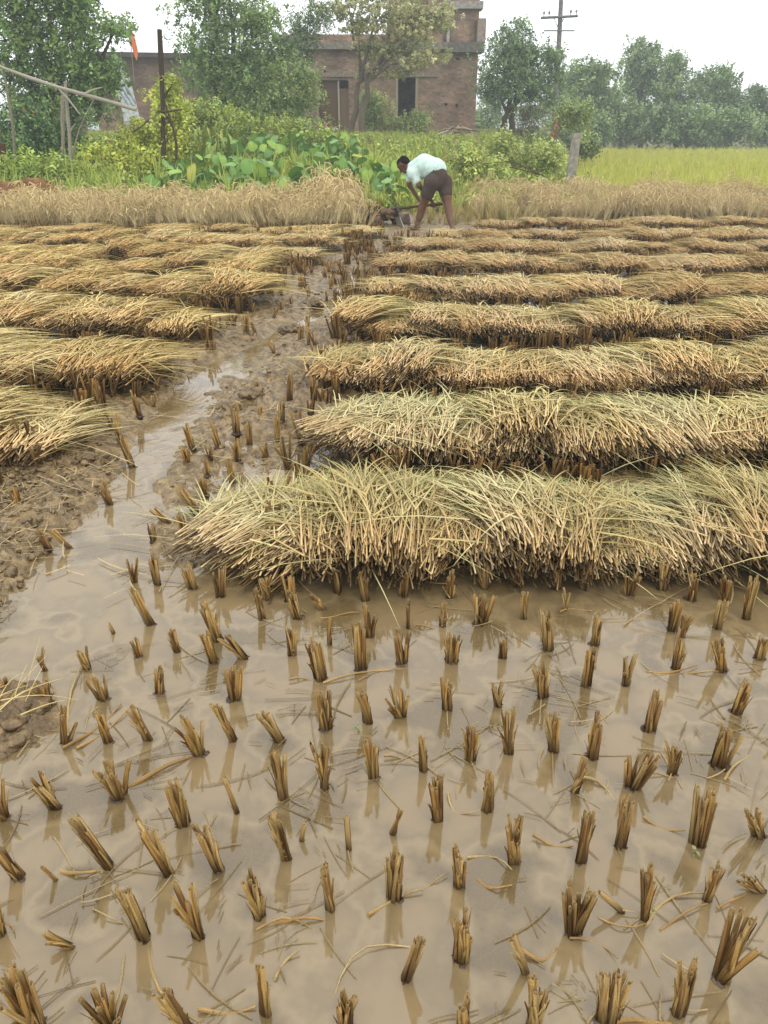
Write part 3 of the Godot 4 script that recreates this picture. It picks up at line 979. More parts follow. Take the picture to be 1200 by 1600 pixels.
# blobs: [px, py, half width px, half height px, clusters]; the crown is built round real limbs at the tree's own distance
func tree(called: String, label: String, category: String, group: String, dist: float, foot_px: float, trunk_r: float, blobs: Array, sprig: String, tones: Array, bark: Color, per := 26, extra_feet: Array = []) -> void:
	var fx := at(foot_px, 210, dist)
	var gy := land_h(fx.x, -dist)
	var o := thing(called, label, category, Vector3(fx.x, gy, -dist), 0.0, group)
	var wood := MB.new()
	var where := []
	var tint := []
	var main := Vector3.ZERO
	var wsum := 0.0
	var low := 1e9
	for b in blobs:
		var c := at(b[0], b[1], dist) - o.position
		main += c * b[4]
		wsum += b[4]
		low = minf(low, c.y - b[3] * scale_at(b[1], dist))
	main /= wsum
	var fork := Vector3(main.x * 0.25, clampf(low * 0.9, 0.5, main.y), 0)
	var feet := [Vector3.ZERO]
	for e in extra_feet:
		feet.append(Vector3(at(e, 210, dist).x - fx.x, 0, rf(-0.3, 0.3)))
	for f in feet:
		var pts := []
		var rad := []
		var col := []
		for k in 5:
			var t := k / 4.0
			pts.append(f.lerp(fork + f * 0.5, t) + Vector3(rn(0.04), 0, rn(0.04)) * (1.0 if k > 0 else 0.0) - Vector3(0, 0.2 if k == 0 else 0.0, 0))
			rad.append(trunk_r * (1.25 - 0.45 * t))
			col.append(bark * rf(0.85, 1.1))
		wood.tube(pts, rad, col, 8, 1)
	for b in blobs:
		var c := at(b[0], b[1], dist) - o.position
		var m := scale_at(b[1], dist)
		var size := Vector3(b[2] * m, b[3] * m, (b[2] * 0.6 + b[3] * 0.4) * m * 0.9)
		c.z += rn(0.25) * size.z
		var f: Vector3 = (feet[rng.randi() % feet.size()]) * 0.5 + fork
		var bend := f.lerp(c, 0.5) + Vector3(rn(0.1), rf(0.0, 0.25), rn(0.1))
		wood.tube([f, bend, c], [trunk_r * 0.6, trunk_r * 0.38, trunk_r * 0.16], [bark, bark, bark], 6, 0)
		for k in b[4]:
			var d := Vector3(rn(1), rn(1), rn(1)).normalized() * pow(rf(0.12, 1.0), 0.45)
			var p := c + d * size
			if k % 2 == 0:
				wood.tube([c.lerp(bend, 0.25), c.lerp(p, 0.5) + Vector3(0, 0.05, 0), p], [trunk_r * 0.16, trunk_r * 0.1, 0.008], [bark, bark, bark], 4, 0)
			var tone := mixc(tones[0], tones[1], rf(0, 1)) * rf(0.65, 1.35)
			var spread := 0.34 * minf(1.0, size.x * 0.8 + 0.2)
			for q in per:
				var w := p + Vector3(rn(spread), rn(spread * (0.25 if sprig == "spray" else 0.7)), rn(spread))
				where.append(Transform3D(Basis.from_euler(Vector3(rn(0.6), rf(0, TAU), rn(0.6))).scaled(Vector3.ONE * rf(0.7, 1.25)), w))
				var g := rf(0.8, 1.2)
				tint.append(Color(tone.r * g, tone.g * g, tone.b * g))
	put("trunk", wood.mesh(M.bark), o)
	tag(many("crown", sprigs[sprig], where, tint, o), "", "", "", "stuff")


func tuft_mesh(n: int, tall: float, wide: float, droop: float, c0: Color, c1: Color, ears := 0, mat: Material = null) -> ArrayMesh:
	var b := MB.new()
	for k in n:
		var y := rf(0, TAU)
		var d := Vector3(cos(y), 0, sin(y))
		var o := d * rf(0.0, 0.03)
		var h := tall * rf(0.7, 1.1)
		var lean := rf(0.1, droop)
		var pts := []
		var wd := []
		var cl := []
		var c := mixc(c0, c1, rf(0, 1))
		for q in 5:
			var t := q / 4.0
			pts.append(o + Vector3(0, h * (t - 0.35 * lean * t * t), 0) + d * lean * h * 0.6 * t * t)
			wd.append(wide * (1.0 - 0.85 * t * t))
			cl.append(c)
		b.ribbon(pts, wd, d, cl)
	for k in ears:
		var y := rf(0, TAU)
		var d := Vector3(cos(y), 0, sin(y))
		var h := tall * rf(0.9, 1.08)
		var c := Color(0.66, 0.54, 0.33) * rf(0.8, 1.1)
		b.tube([d * 0.02, d * 0.04 + Vector3(0, h * 0.8, 0), d * 0.09 + Vector3(0, h, 0), d * 0.17 + Vector3(0, h * 0.95, 0), d * 0.22 + Vector3(0, h * 0.84, 0)], [0.003, 0.003, 0.006, 0.009, 0.004], [c, c, c, c, c], 4, 0)
	return b.mesh(mat if mat else M.leaf)


func scatter(called: String, mesh: Mesh, n: int, region: Array, y_of: String, smin: float, smax: float, tones: Array, label: String, category: String) -> void:
	# region: x at near edge left/right, x at far edge left/right, z near, z far
	var where := []
	var tint := []
	for i in n:
		var t := rf(0, 1)
		var z := lerpf(region[4], region[5], t)
		var x := lerpf(lerpf(region[0], region[2], t), lerpf(region[1], region[3], t), rf(0, 1))
		var y := land_h(x, z) - 0.03 if y_of == "land" else maxf(mud_h(x, z), -0.02) + maxf(land_h(x, z), 0.0)
		var p := 0.5 + 0.5 * broad.get_noise_2d(x * 4.0 + 50.0, z * 4.0)
		var s := lerpf(smin, smax, clampf(p + rn(0.18), 0, 1)) * (1.0 if called != "weeds" else 1.0 - 0.5 * smoothstep(-22.0, -29.0, z))
		var lodge := Basis()
		if called == "standing_rice":      # patches lean with the wind, the edge is ragged
			x += rn(0.10)
			y = maxf(mud_h(x, z), -0.02) + maxf(land_h(x, z), 0.0)
			lodge = Basis(Vector3.BACK, 0.9 * broad.get_noise_2d(x * 1.7 + 80.0, z * 2.0)) * Basis(Vector3.RIGHT, 0.5 * broad.get_noise_2d(x * 1.3, z + 40.0))
			s *= 1.0 + 0.45 * lump.get_noise_2d(x * 0.9 + 5.0, z * 0.5)
		where.append(Transform3D(lodge * Basis(Vector3.UP, rf(0, TAU)) * Basis(Vector3.RIGHT, rn(0.16)).scaled(Vector3(s, s * rf(0.62, 1.25), s)), Vector3(x, y, z)))
		var c := mixc(tones[0], tones[1], clampf(0.5 + 0.9 * lump.get_noise_2d(x * 2.5, z * 2.5) + rn(0.2), 0, 1))
		tint.append(c)
	tag(many(called, mesh, where, tint), label, category, "", "stuff")


func taro_leaf_mesh(c: Color) -> ArrayMesh:
	# heart-shaped blade, stalk joint at the origin, tip towards +x
	var b := MB.new()
	var ring := []
	var nseg := 14
	for k in nseg:
		var a := TAU * k / nseg - PI
		var r := 0.17 * (1.0 + 0.55 * pow(maxf(cos(a), 0.0), 3.0) - 0.55 * pow(maxf(-cos(a), 0.0), 8.0))
		ring.append(Vector3(cos(a) * r, 0.03 * sin(absf(a) * 2.0) - 0.25 * r * r * 4.0 * absf(sin(a)), sin(a) * r * 0.95))
	var mid := b.vert(Vector3(0.01, 0.0, 0), Vector3.UP, c * 1.25)
	for p in ring:
		b.vert(p, Vector3.UP, c)
	for k in nseg:
		b.tri(mid, mid + 1 + k, mid + 1 + (k + 1) % nseg)
	b.smooth()
	for i in b.n.size():
		if b.n[i].y < 0:
			b.n[i] = -b.n[i]
	return b.mesh(M.broad_leaf)


func vegetation() -> void:
	var lush := [Color(0.135, 0.20, 0.05), Color(0.20, 0.27, 0.06), Color(0.10, 0.19, 0.05)]
	sprigs["round"] = leaf_sprig(14, 0.3, 0.10, 0.30, Color(0.75, 0.8, 0.75), Color(1.1, 1.1, 1.0))
	sprigs["fine"] = leaf_sprig(14, 0.34, 0.085, 0.25, Color(0.75, 0.8, 0.75), Color(1.1, 1.1, 1.0))
	sprigs["spray"] = leaf_sprig(16, 0.10, 0.11, 0.22, Color(0.75, 0.8, 0.75), Color(1.1, 1.1, 1.0))
	sprigs["long"] = leaf_sprig(10, 0.35, 0.17, 0.13, Color(0.75, 0.8, 0.75), Color(1.1, 1.1, 1.0))
	sprigs["far"] = leaf_sprig(16, 0.6, 0.17, 0.32, Color(0.75, 0.8, 0.75), Color(1.1, 1.1, 1.0))
	# standing rice not yet cut, and the green paddy beyond
	var ripe := tuft_mesh(13, 0.50, 0.006, 0.75, Color(0.68, 0.60, 0.43), Color(0.60, 0.57, 0.39), 3, M.straw_tan)
	scatter("standing_rice", ripe, 2750, [-8.6, -0.35, -9.6, -0.5, -12.75, -15.2], "mud", 0.56, 0.94, [Color(0.88, 0.84, 0.78), Color(1.1, 1.08, 1.0)], "strip of ripe standing rice on the bank side, before the taro", "standing rice")
	scatter("standing_rice", ripe, 2950, [1.7, 9.0, 1.9, 10.8, -14.6, -18.0], "mud", 0.52, 0.86, [Color(0.84, 0.79, 0.74), Color(1.05, 1.02, 0.95)], "strip of ripe standing rice before the bright green paddy", "standing rice")
	scatter("standing_rice", ripe, 120, [-1.35, -0.55, -1.5, -0.4, -13.4, -15.0], "mud", 0.95, 1.2, [Color(0.9, 0.86, 0.8), Color(1.1, 1.08, 1.0)], "taller pale tuft of standing rice at the strip end beside the taro", "standing rice")
	var green := tuft_mesh(12, 0.46, 0.011, 0.5, Color(0.46, 0.49, 0.10), Color(0.58, 0.56, 0.14))
	scatter("green_rice", green, 16000, [4.0, 12.0, 10.4, 26.0, -18.2, -47.5], "land", 0.85, 1.1, [Color(0.92, 0.95, 0.9), Color(1.08, 1.05, 1.0)], "bright green level rice paddy before the hazy trees", "rice field")
	# weeds over the bank
	var weed := tuft_mesh(16, 0.42, 0.012, 0.9, Color(0.29, 0.37, 0.09), Color(0.45, 0.48, 0.13))
	scatter("weeds", weed, 7800, [-11.5, 4.0, -17.0, 9.0, -15.4, -37.0], "land", 0.45, 1.35, [Color(0.75, 0.85, 0.75), Color(1.25, 1.15, 0.95)], "tall green weeds covering the bank before the house", "weeds")
	var herb := leaf_sprig(34, 0.6, 0.085, 0.28, Color(0.25, 0.36, 0.085), Color(0.43, 0.50, 0.13))
	scatter("weeds", herb, 6200, [-12.0, 4.2, -19.0, 8.5, -15.6, -36.0], "land", 0.5, 1.35, [Color(0.7, 0.85, 0.75), Color(1.2, 1.1, 0.85)], "leafy broad weeds mixed through the grass bank", "weeds")
	scatter("weeds", weed, 900, [-8.0, 0.3, -9.5, 1.5, -15.6, -21.0], "land", 0.9, 2.0, [Color(0.85, 0.95, 0.8), Color(1.3, 1.2, 0.95)], "tall wild grass standing among the taro and shrubs", "weeds")
	var dry := tuft_mesh(14, 0.5, 0.008, 1.0, Color(0.45, 0.36, 0.16), Color(0.33, 0.30, 0.11))
	scatter("weeds", dry, 700, [0.4, 2.6, 2.2, 6.5, -13.9, -27.0], "land", 0.4, 1.0, [Color(0.85, 0.9, 0.8), Color(1.1, 1.0, 0.9)], "dry yellowing grass behind the hoeing man", "weeds")
	var far_grass := tuft_mesh(12, 0.5, 0.02, 0.8, Color(0.26, 0.27, 0.075), Color(0.32, 0.31, 0.10))
	scatter("weeds", far_grass, 2500, [2.0, 10.5, 6.0, 24.0, -38.0, -60.0], "land", 0.5, 1.1, [Color(0.9, 0.95, 0.9), Color(1.1, 1.05, 1.0)], "pale grass beyond the house and under the far trees", "weeds")
	# taro plants: each one a plant with its own leaves
	var blades := [taro_leaf_mesh(Color(0.15, 0.28, 0.055)), taro_leaf_mesh(Color(0.23, 0.36, 0.06)), taro_leaf_mesh(Color(0.12, 0.23, 0.06)), taro_leaf_mesh(Color(0.36, 0.36, 0.05))]
	var beds := []
	for i in 84:
		var px := rf(258, 640)
		var z := -rf(16.0, 22.5)
		if px > 560 and z < -19.0:
			continue
		beds.append(Vector3(at(px, 260, -z).x, 0, z))
	beds.sort_custom(func(p, q): return p.x < q.x)
	for i in beds.size():
		var x: float = beds[i].x
		var z: float = beds[i].z
		var o := thing("taro_plant", "broad-leaved taro plant, %s in the patch counted from the dark post" % rank(i), "taro plant", Vector3(x, land_h(x, z) - 0.03, z), 0.0, "taro plants in the green patch")
		for k in rng.randi_range(5, 9):
			var a := rf(0, TAU)
			var d := Vector3(cos(a), 0, sin(a))
			var h := rf(0.3, 0.78)
			var tip := d * rf(0.1, 0.34) + Vector3(0, h, 0)
			var l := put("leaf", blades[rng.randi() % 3 if rng.randf() < 0.97 else 3], o)
			l.transform = Transform3D(Basis(Vector3.UP, -a) * Basis(Vector3.BACK, -rf(0.1, 1.35)) * Basis(Vector3.RIGHT, rn(0.55)).scaled(Vector3(1.1, 1.5, 0.9) * rf(0.42, 0.8)), tip)
			var st := MB.new()
			st.tube([Vector3.ZERO, tip * 0.6 + Vector3(0, h * 0.12, 0), tip], [0.012, 0.009, 0.006], [Color(0.16, 0.22, 0.08), Color(0.16, 0.24, 0.08), Color(0.16, 0.24, 0.08)], 5, 0)
			put("stem", st.mesh(M.broad_leaf), o)
	# strap-leaved plants beside the dark post
	for i in 9:
		var px := 292.0 + 9.5 * i
		var z := -rf(20.0, 22.0)
		var x := at(px, 240, -z).x
		var o := thing("strap_leaved_plant", "upright strap-leaved yellow-green plant behind the taro, %s from the dark post" % ORDER[i], "plant", Vector3(x, land_h(x, z), z), 0.0, "strap-leaved plants beside the dark post")
		for k in 8:
			var a := rf(0, TAU)
			var d := Vector3(cos(a), 0, sin(a))
			var h := rf(0.7, 1.15)
			var b := MB.new()
			var c := mixc(Color(0.20, 0.28, 0.05), Color(0.33, 0.36, 0.08), rf(0, 1))
			b.ribbon([d * 0.02, d * 0.08 + Vector3(0, h * 0.4, 0), d * 0.2 + Vector3(0, h * 0.8, 0), d * 0.42 + Vector3(0, h * 0.92, 0)], [0.025, 0.05, 0.045, 0.004], d, [c * 0.9, c, c, c], 0.3)
			put("leaf", b.mesh(M.broad_leaf), o)
	# shrubs
	var sh := [
		["vine-covered yellow-green shrub mound at the foot of the dark post", 19.5, 235, [[235, 245, 38, 42, 26], [262, 180, 18, 48, 16], [190, 262, 42, 26, 18], [150, 270, 36, 22, 12]], "fine", [Color(0.23, 0.27, 0.045), Color(0.33, 0.33, 0.06)]],
		["dark leafy bush under the big tree at the frame's edge", 20.5, 50, [[45, 220, 55, 40, 26], [85, 245, 40, 26, 14], [15, 255, 30, 26, 10]], "round", [Color(0.055, 0.10, 0.04), Color(0.10, 0.16, 0.055)]],
		["low green bush before the dark bush, with yellow flowers", 17.5, 60, [[30, 278, 45, 18, 14], [95, 280, 40, 14, 10]], "fine", [Color(0.15, 0.22, 0.05), Color(0.24, 0.28, 0.06)]],
		["grey-green tangled shrub heap before the house's wide wall", 27.0, 400, [[380, 170, 52, 36, 28], [440, 165, 40, 44, 24], [350, 205, 40, 25, 14], [455, 205, 32, 25, 12], [480, 140, 18, 26, 8]], "fine", [Color(0.12, 0.17, 0.06), Color(0.19, 0.23, 0.085)]],
		["tall tangled yellow-green weeds and creepers behind the strap-leaved plants", 24.0, 330, [[310, 190, 34, 26, 14], [345, 200, 34, 30, 14], [420, 215, 50, 18, 14], [500, 222, 40, 14, 10]], "fine", [Color(0.17, 0.22, 0.055), Color(0.27, 0.30, 0.07)]],
		["loose climbing shrub against the house wall between the two doorways", 34.5, 585, [[588, 178, 20, 24, 12], [572, 160, 12, 22, 6], [602, 195, 20, 12, 6]], "fine", [Color(0.15, 0.19, 0.07), Color(0.22, 0.25, 0.09)]],
		["small pale shrub in front of the house's dark doorway", 33.0, 655, [[655, 193, 17, 14, 10]], "fine", [Color(0.18, 0.22, 0.08), Color(0.24, 0.27, 0.10)]],
		["olive shrub between the woodpile and the concrete post", 22.0, 820, [[825, 262, 34, 20, 12], [790, 240, 18, 22, 6], [858, 255, 20, 24, 7]], "fine", [Color(0.20, 0.24, 0.07), Color(0.30, 0.32, 0.10)]],
		["dull green bush behind the concrete post", 27.0, 850, [[838, 232, 24, 16, 9], [897, 180, 20, 15, 10], [908, 225, 18, 16, 7]], "fine", [Color(0.13, 0.18, 0.065), Color(0.21, 0.23, 0.09)]],
		["thin brownish shrub at the foot of the utility pole", 36.0, 835, [[826, 185, 24, 26, 14], [835, 210, 18, 14, 6]], "fine", [Color(0.14, 0.15, 0.07), Color(0.2, 0.19, 0.1)]],
		["low green bush at the paddy's near corner", 19.0, 880, [[765, 272, 20, 12, 5], [738, 258, 14, 16, 4]], "fine", [Color(0.22, 0.26, 0.07), Color(0.32, 0.33, 0.10)]]]
	for s in sh:
		tree("shrub", s[0], "shrub", "", s[1], s[2], 0.03, s[3], s[4], [s[5][0] * 1.7, s[5][1] * 1.75], Color(0.16, 0.12, 0.07), 24)
	# trees
	tree("tree", "tall dark dense tree at the frame's edge over the pale log", "tree", "", 22.5, 118, 0.14, [[40, 20, 62, 50, 36], [125, 30, 26, 60, 24], [30, 95, 50, 45, 24], [110, 105, 50, 42, 32], [158, 120, 34, 24, 15], [60, 155, 56, 26, 20], [182, 42, 26, 10, 6], [140, 168, 28, 16, 7], [60, -60, 90, 60, 50]], "round", [Color(0.15, 0.245, 0.09), Color(0.30, 0.42, 0.14)], Color(0.12, 0.09, 0.06), 14, [40])
	tree("tree", "big mid-green tree standing before the house's long low wing", "tree", "", 27.5, 345, 0.16, [[335, 20, 62, 46, 36], [400, 55, 38, 46, 26], [328, 90, 38, 40, 26], [380, 122, 46, 30, 22], [345, 152, 34, 22, 12], [436, 95, 20, 28, 8], [350, -50, 80, 45, 36]], "round", [Color(0.19, 0.29, 0.11), Color(0.34, 0.45, 0.17)], Color(0.14, 0.11, 0.08), 14, [375])
	tree("sapling", "thin-leaved light sapling between the big tree and the house", "tree", "", 31.0, 470, 0.045, [[470, 45, 26, 30, 14], [500, 25, 20, 22, 8], [455, 85, 22, 18, 8]], "fine", [Color(0.17, 0.25, 0.12), Color(0.26, 0.33, 0.17)], Color(0.2, 0.17, 0.12), 16)
	tree("flowering_tree", "slender two-stemmed tree with cream blossom before the house front", "tree", "", 32.0, 545, 0.10, [[590, 26, 58, 26, 20], [545, 8, 40, 18, 9], [650, 40, 48, 30, 24], [615, 80, 50, 18, 17], [662, 92, 36, 14, 12], [690, 22, 24, 26, 10], [605, 110, 38, 8, 8], [560, 50, 24, 20, 5], [610, -30, 80, 30, 20]], "spray", [Color(0.32, 0.34, 0.16), Color(0.80, 0.72, 0.44)], Color(0.22, 0.18, 0.14), 15, [566])
	tree("tree", "bushy blue-green tree beside the house corner, before the utility pole", "tree", "", 34.0, 785, 0.12, [[802, 65, 24, 28, 16], [785, 105, 30, 34, 24], [830, 100, 34, 34, 26], [800, 140, 40, 28, 26], [850, 135, 28, 34, 18], [865, 95, 14, 22, 8], [770, 140, 16, 22, 8]], "round", [Color(0.165, 0.25, 0.13), Color(0.31, 0.40, 0.21)], Color(0.13, 0.10, 0.07), 15, [800])
	var far := [
		["rounded hazy tree behind the utility pole, beyond the green paddy", 53.0, 925, [[915, 115, 44, 26, 26], [900, 150, 44, 34, 30], [945, 160, 40, 38, 28]], 1.1],
		["tallest lacy-topped tree beyond the green paddy", 58.0, 1005, [[1000, 80, 24, 18, 9], [1005, 105, 32, 24, 14], [1015, 140, 40, 34, 24], [990, 185, 40, 34, 24]], 0.95],
		["round-headed hazy tree beside the tallest tree beyond the paddy", 56.0, 1060, [[1055, 110, 24, 18, 12], [1060, 145, 36, 30, 24], [1065, 190, 36, 34, 24]], 1.0],
		["flat-topped hazy tree beyond the paddy's middle", 57.0, 1120, [[1120, 122, 26, 12, 10], [1115, 150, 34, 22, 20], [1125, 190, 40, 34, 26]], 1.15],
		["dark round tree at the far paddy corner", 55.0, 1185, [[1180, 170, 30, 26, 20], [1195, 195, 30, 30, 20]], 0.7],
		["low bushy tree beyond the paddy, next to the utility pole", 51.0, 885, [[880, 190, 30, 30, 20], [920, 200, 36, 24, 20]], 1.2],
		["low bushy tree under the tallest tree beyond the paddy", 52.0, 965, [[965, 195, 36, 28, 22], [1035, 200, 40, 24, 20]], 0.85],
		["low bushy tree under the flat-topped tree", 52.0, 1100, [[1095, 200, 44, 24, 22], [1150, 200, 40, 26, 22]], 1.1],
		["small pointed treetop at the far right end of the tree row", 62.0, 1180, [[1180, 140, 8, 12, 4], [1182, 165, 12, 16, 6]], 0.9],
		["pale distant tree in the gap beside the house corner", 60.0, 765, [[760, 185, 34, 22, 16], [730, 190, 30, 20, 10]], 1.1]]
	for f in far:
		tree("far_tree", f[0], "tree", "hazy trees beyond the green paddy", f[1], f[2], 0.16, f[3], "far", [Color(0.18, 0.265, 0.10) * f[4], Color(0.30, 0.39, 0.16) * f[4]], Color(0.14, 0.12, 0.09), 15)


# ---------------------------------------------------------------- the house and what stands about
func cut_box(parent: Node, size: Vector3, where: Vector3, mat: Material, cut := false) -> CSGBox3D:
	var b := CSGBox3D.new()
	b.size = size
	b.position = where
	b.material = mat
	if cut:
		b.operation = CSGShape3D.OPERATION_SUBTRACTION
	parent.add_child(b)
	return b


func slab(called: String, parent: Node3D, centre: Vector3, size: Vector3, col: Color, mat: Material) -> MeshInstance3D:
	var b := MB.new()
	b.box(Vector3.ZERO, size, col)
	var o := put(called, b.mesh(mat), parent)
	o.position = centre
	return o


func house() -> void:
	var d := 38.0
	var right := at(742, 200, d).x
	var left := at(455, 200, d).x
	var gy := 1.05
	var top := at(600, 78, d).y
	var w := right - left
	var h := top - gy
	var o := thing("farmhouse", "unplastered brick house with flat roof and half-built upper storey", "house", Vector3((left + right) / 2.0, gy, -d), 0.0)
	var X := func(px: float) -> float: return at(px, 150, d).x - o.position.x
	var Y := func(py: float) -> float: return at(600, py, d).y - gy
	var door_h: float = Y.call(121)
	var shell := CSGCombiner3D.new()
	shell.name = "wall"
	o.add_child(shell)
	cut_box(shell, Vector3(w, h + 0.3, 6.0), Vector3(0, h / 2.0 - 0.15, -3.0), M.brick)
	cut_box(shell, Vector3(w - 0.5, h - 0.1, 5.5), Vector3(0, h / 2.0, -3.0), M.brick, true)
	cut_box(shell, Vector3(X.call(649) - X.call(622), door_h, 1.0), Vector3((X.call(649) + X.call(622)) / 2.0, door_h / 2.0, 0), M.brick, true)
	cut_box(shell, Vector3(X.call(545) - X.call(498), door_h - 0.1, 1.0), Vector3((X.call(545) + X.call(498)) / 2.0, door_h / 2.0 - 0.05, 0), M.brick, true)
	for p in [[713, 92], [697, 163], [714, 165], [668, 95], [587, 112], [508, 112]]:
		cut_box(shell, Vector3(0.12, 0.1, 0.5), Vector3(X.call(p[0]), Y.call(p[1]), -0.05), M.brick, true)
	var grey := Color(0.17, 0.155, 0.14)
	var brick_tint := Color(1, 1, 1)
	slab("roof", o, Vector3(-0.1, h + 0.12, -2.9), Vector3(w + 0.5, 0.24, 6.6), Color(0.26, 0.235, 0.20), M.concrete)
	slab("parapet", o, Vector3(X.call(560), h + 0.24 + 0.16, -0.1), Vector3(X.call(690) - X.call(430), 0.32, 0.24), brick_tint, M.brick)
	slab("lintel", o, Vector3(X.call(560), door_h + 0.1, 0.02), Vector3(X.call(690) - X.call(440), 0.16, 0.1), Color(0.30, 0.25, 0.20), M.concrete)
	# doors
	var df := slab("door_frame", o, Vector3(X.call(620), door_h / 2.0, -0.05), Vector3(0.10, door_h, 0.16), Color(0.42, 0.38, 0.30), M.timber)
	slab("door_frame", o, Vector3(X.call(651), door_h / 2.0, -0.05), Vector3(0.10, door_h, 0.16), Color(0.42, 0.38, 0.30), M.timber)
	var leaf := slab("door", o, Vector3(X.call(514), door_h / 2.0 - 0.05, -0.18), Vector3(X.call(528) - X.call(499), door_h - 0.12, 0.06), Color(0.16, 0.095, 0.07), M.timber)
	slab("post", o, Vector3(X.call(529), door_h / 2.0 - 0.05, -0.10), Vector3(0.07, door_h - 0.12, 0.08), Color(0.5, 0.47, 0.4), M.timber)
	slab("door_panel", o, Vector3(X.call(538), door_h * 0.42, -0.26), Vector3(X.call(546) - X.call(530), door_h * 0.8, 0.06), Color(0.30, 0.21, 0.15), M.timber)
	# plinth
	slab("plinth", o, Vector3(0, -0.05, 0.12), Vector3(w + 0.3, 0.5, 0.35), Color(0.30, 0.24, 0.19), M.concrete)
	# upper storey
	var ux0: float = X.call(606)
	var ux1: float = X.call(741)
	var uh := 3.1
	var upper := CSGCombiner3D.new()
	upper.name = "upper_wall"
	o.add_child(upper)
	cut_box(upper, Vector3(ux1 - ux0, uh, 4.6), Vector3((ux0 + ux1) / 2.0, h + 0.24 + uh / 2.0, -2.6), M.brick)
	cut_box(upper, Vector3(ux1 - ux0 - 0.5, uh, 4.1), Vector3((ux0 + ux1) / 2.0, h + 0.3 + uh / 2.0, -2.6), M.brick, true)
	cut_box(upper, Vector3(0.9, 1.1, 1.0), Vector3(X.call(650), h + 0.24 + 1.4, -0.3), M.brick, true)
	# the corner shaft with its ledge
	var tx: float = X.call(720)
	var shaft := MB.new()
	var ring := []
	for k in 9:
		var a := PI * k / 8.0
		ring.append(Vector3(cos(a) * 0.66, 0, sin(a) * 0.34))
	for k in 8:
		var p: Vector3 = ring[k]
		var q: Vector3 = ring[k + 1]
		shaft.quad4(p, p + Vector3(0, uh, 0), q + Vector3(0, uh, 0), q, Color.WHITE)
	put("corner_shaft", shaft.mesh(M.brick), o).position = Vector3(tx, h + 0.24, -0.3)
	var y_ledge: float = Y.call(75)
	slab("ledge", o, Vector3(X.call(724), y_ledge, -0.2), Vector3(X.call(752) - X.call(697), 0.36, 1.3), grey, M.concrete)
	slab("ledge_wall", o, Vector3(X.call(746.5), y_ledge + 0.18 + 0.42, -0.2), Vector3(0.34, 0.84, 1.2), Color(0.36, 0.29, 0.24), M.concrete)
	slab("cornice", o, Vector3(tx, Y.call(9), -0.2), Vector3(1.52, 0.26, 1.0), Color(0.36, 0.34, 0.31), M.concrete)
	slab("drain_pipe", o, Vector3(X.call(697), h + 1.7, 0.1), Vector3(0.12, 2.9, 0.12), Color(0.42, 0.40, 0.37), M.concrete)
	# the low wing, set back and turned
	var wing := thing("house_wing", "long low brick wing with dark flat roof edge, half hidden by trees", "house", at(330, 200, 43.0) * Vector3(1, 0, 1) + Vector3(0, 1.0, 0), 0.22)
	var wt := at(330, 93, 43.0).y - 1.0
	var ws := CSGCombiner3D.new()
	ws.name = "wall"
	wing.add_child(ws)
	cut_box(ws, Vector3(10.5, wt, 5.0), Vector3(0, wt / 2.0, -2.5), M.brick)
	cut_box(ws, Vector3(10.0, wt - 0.3, 4.5), Vector3(0, wt / 2.0 - 0.05, -2.5), M.brick, true)
	cut_box(ws, Vector3(0.95, 2.0, 1.0), Vector3(-1.75, 1.0, 0), M.brick, true)
	cut_box(ws, Vector3(1.1, 1.1, 1.0), Vector3(1.2, 1.5, 0), M.brick, true)
	slab("roof", wing, Vector3(-0.1, wt + 0.1, -2.3), Vector3(11.4, 0.2, 6.2), Color(0.10, 0.09, 0.08), M.concrete)
	slab("door_frame", wing, Vector3(-2.26, 1.0, 0.02), Vector3(0.1, 2.0, 0.14), Color(0.35, 0.3, 0.25), M.timber)
	slab("porch_post", wing, Vector3(-3.9, wt / 2.0, 0.6), Vector3(0.26, wt, 0.26), Color(0.62, 0.62, 0.60), M.concrete)
	slab("porch_beam", wing, Vector3(-4.3, wt * 0.80, 0.6), Vector3(1.1, 0.18, 0.24), Color(0.62, 0.62, 0.60), M.concrete)


func stick(called: String, label: String, category: String, a: Vector3, b: Vector3, r0: float, r1: float, col: Color, bend := 0.03, group := "", twigs := 0) -> Node3D:
	var o := thing(called, label, category, a, 0.0, group)
	var m := MB.new()
	var d := b - a
	var side := d.cross(Vector3(0.2, 0.3, 1)).normalized()
	var pts := []
	var rad := []
	var cl := []
	for k in 7:
		var t := k / 6.0
		pts.append(d * t + side * sin(t * PI * 1.3) * bend * d.length() + Vector3(rn(0.1), rn(0.1), 0) * r0)
		rad.append(lerpf(r0, r1, t) * rf(0.88, 1.12))
		cl.append(col * rf(0.82, 1.1))
	m.tube(pts, rad, cl, 7, 1, 0.08)
	put("shaft", m.mesh(M.timber), o)
	for k in twigs:
		var t := MB.new()
		var p: Vector3 = pts[3 + k % 3]
		var e := p + d.normalized().rotated(Vector3.BACK, 0.6 if k % 2 else -0.6) * d.length() * rf(0.12, 0.2)
		t.tube([p, (p + e) * 0.5 + Vector3(0, 0.02, 0), e], [r1 * 0.7, r1 * 0.5, r1 * 0.25], [col, col, col], 5, 1)
		put("twig", t.mesh(M.timber), o)
	return o


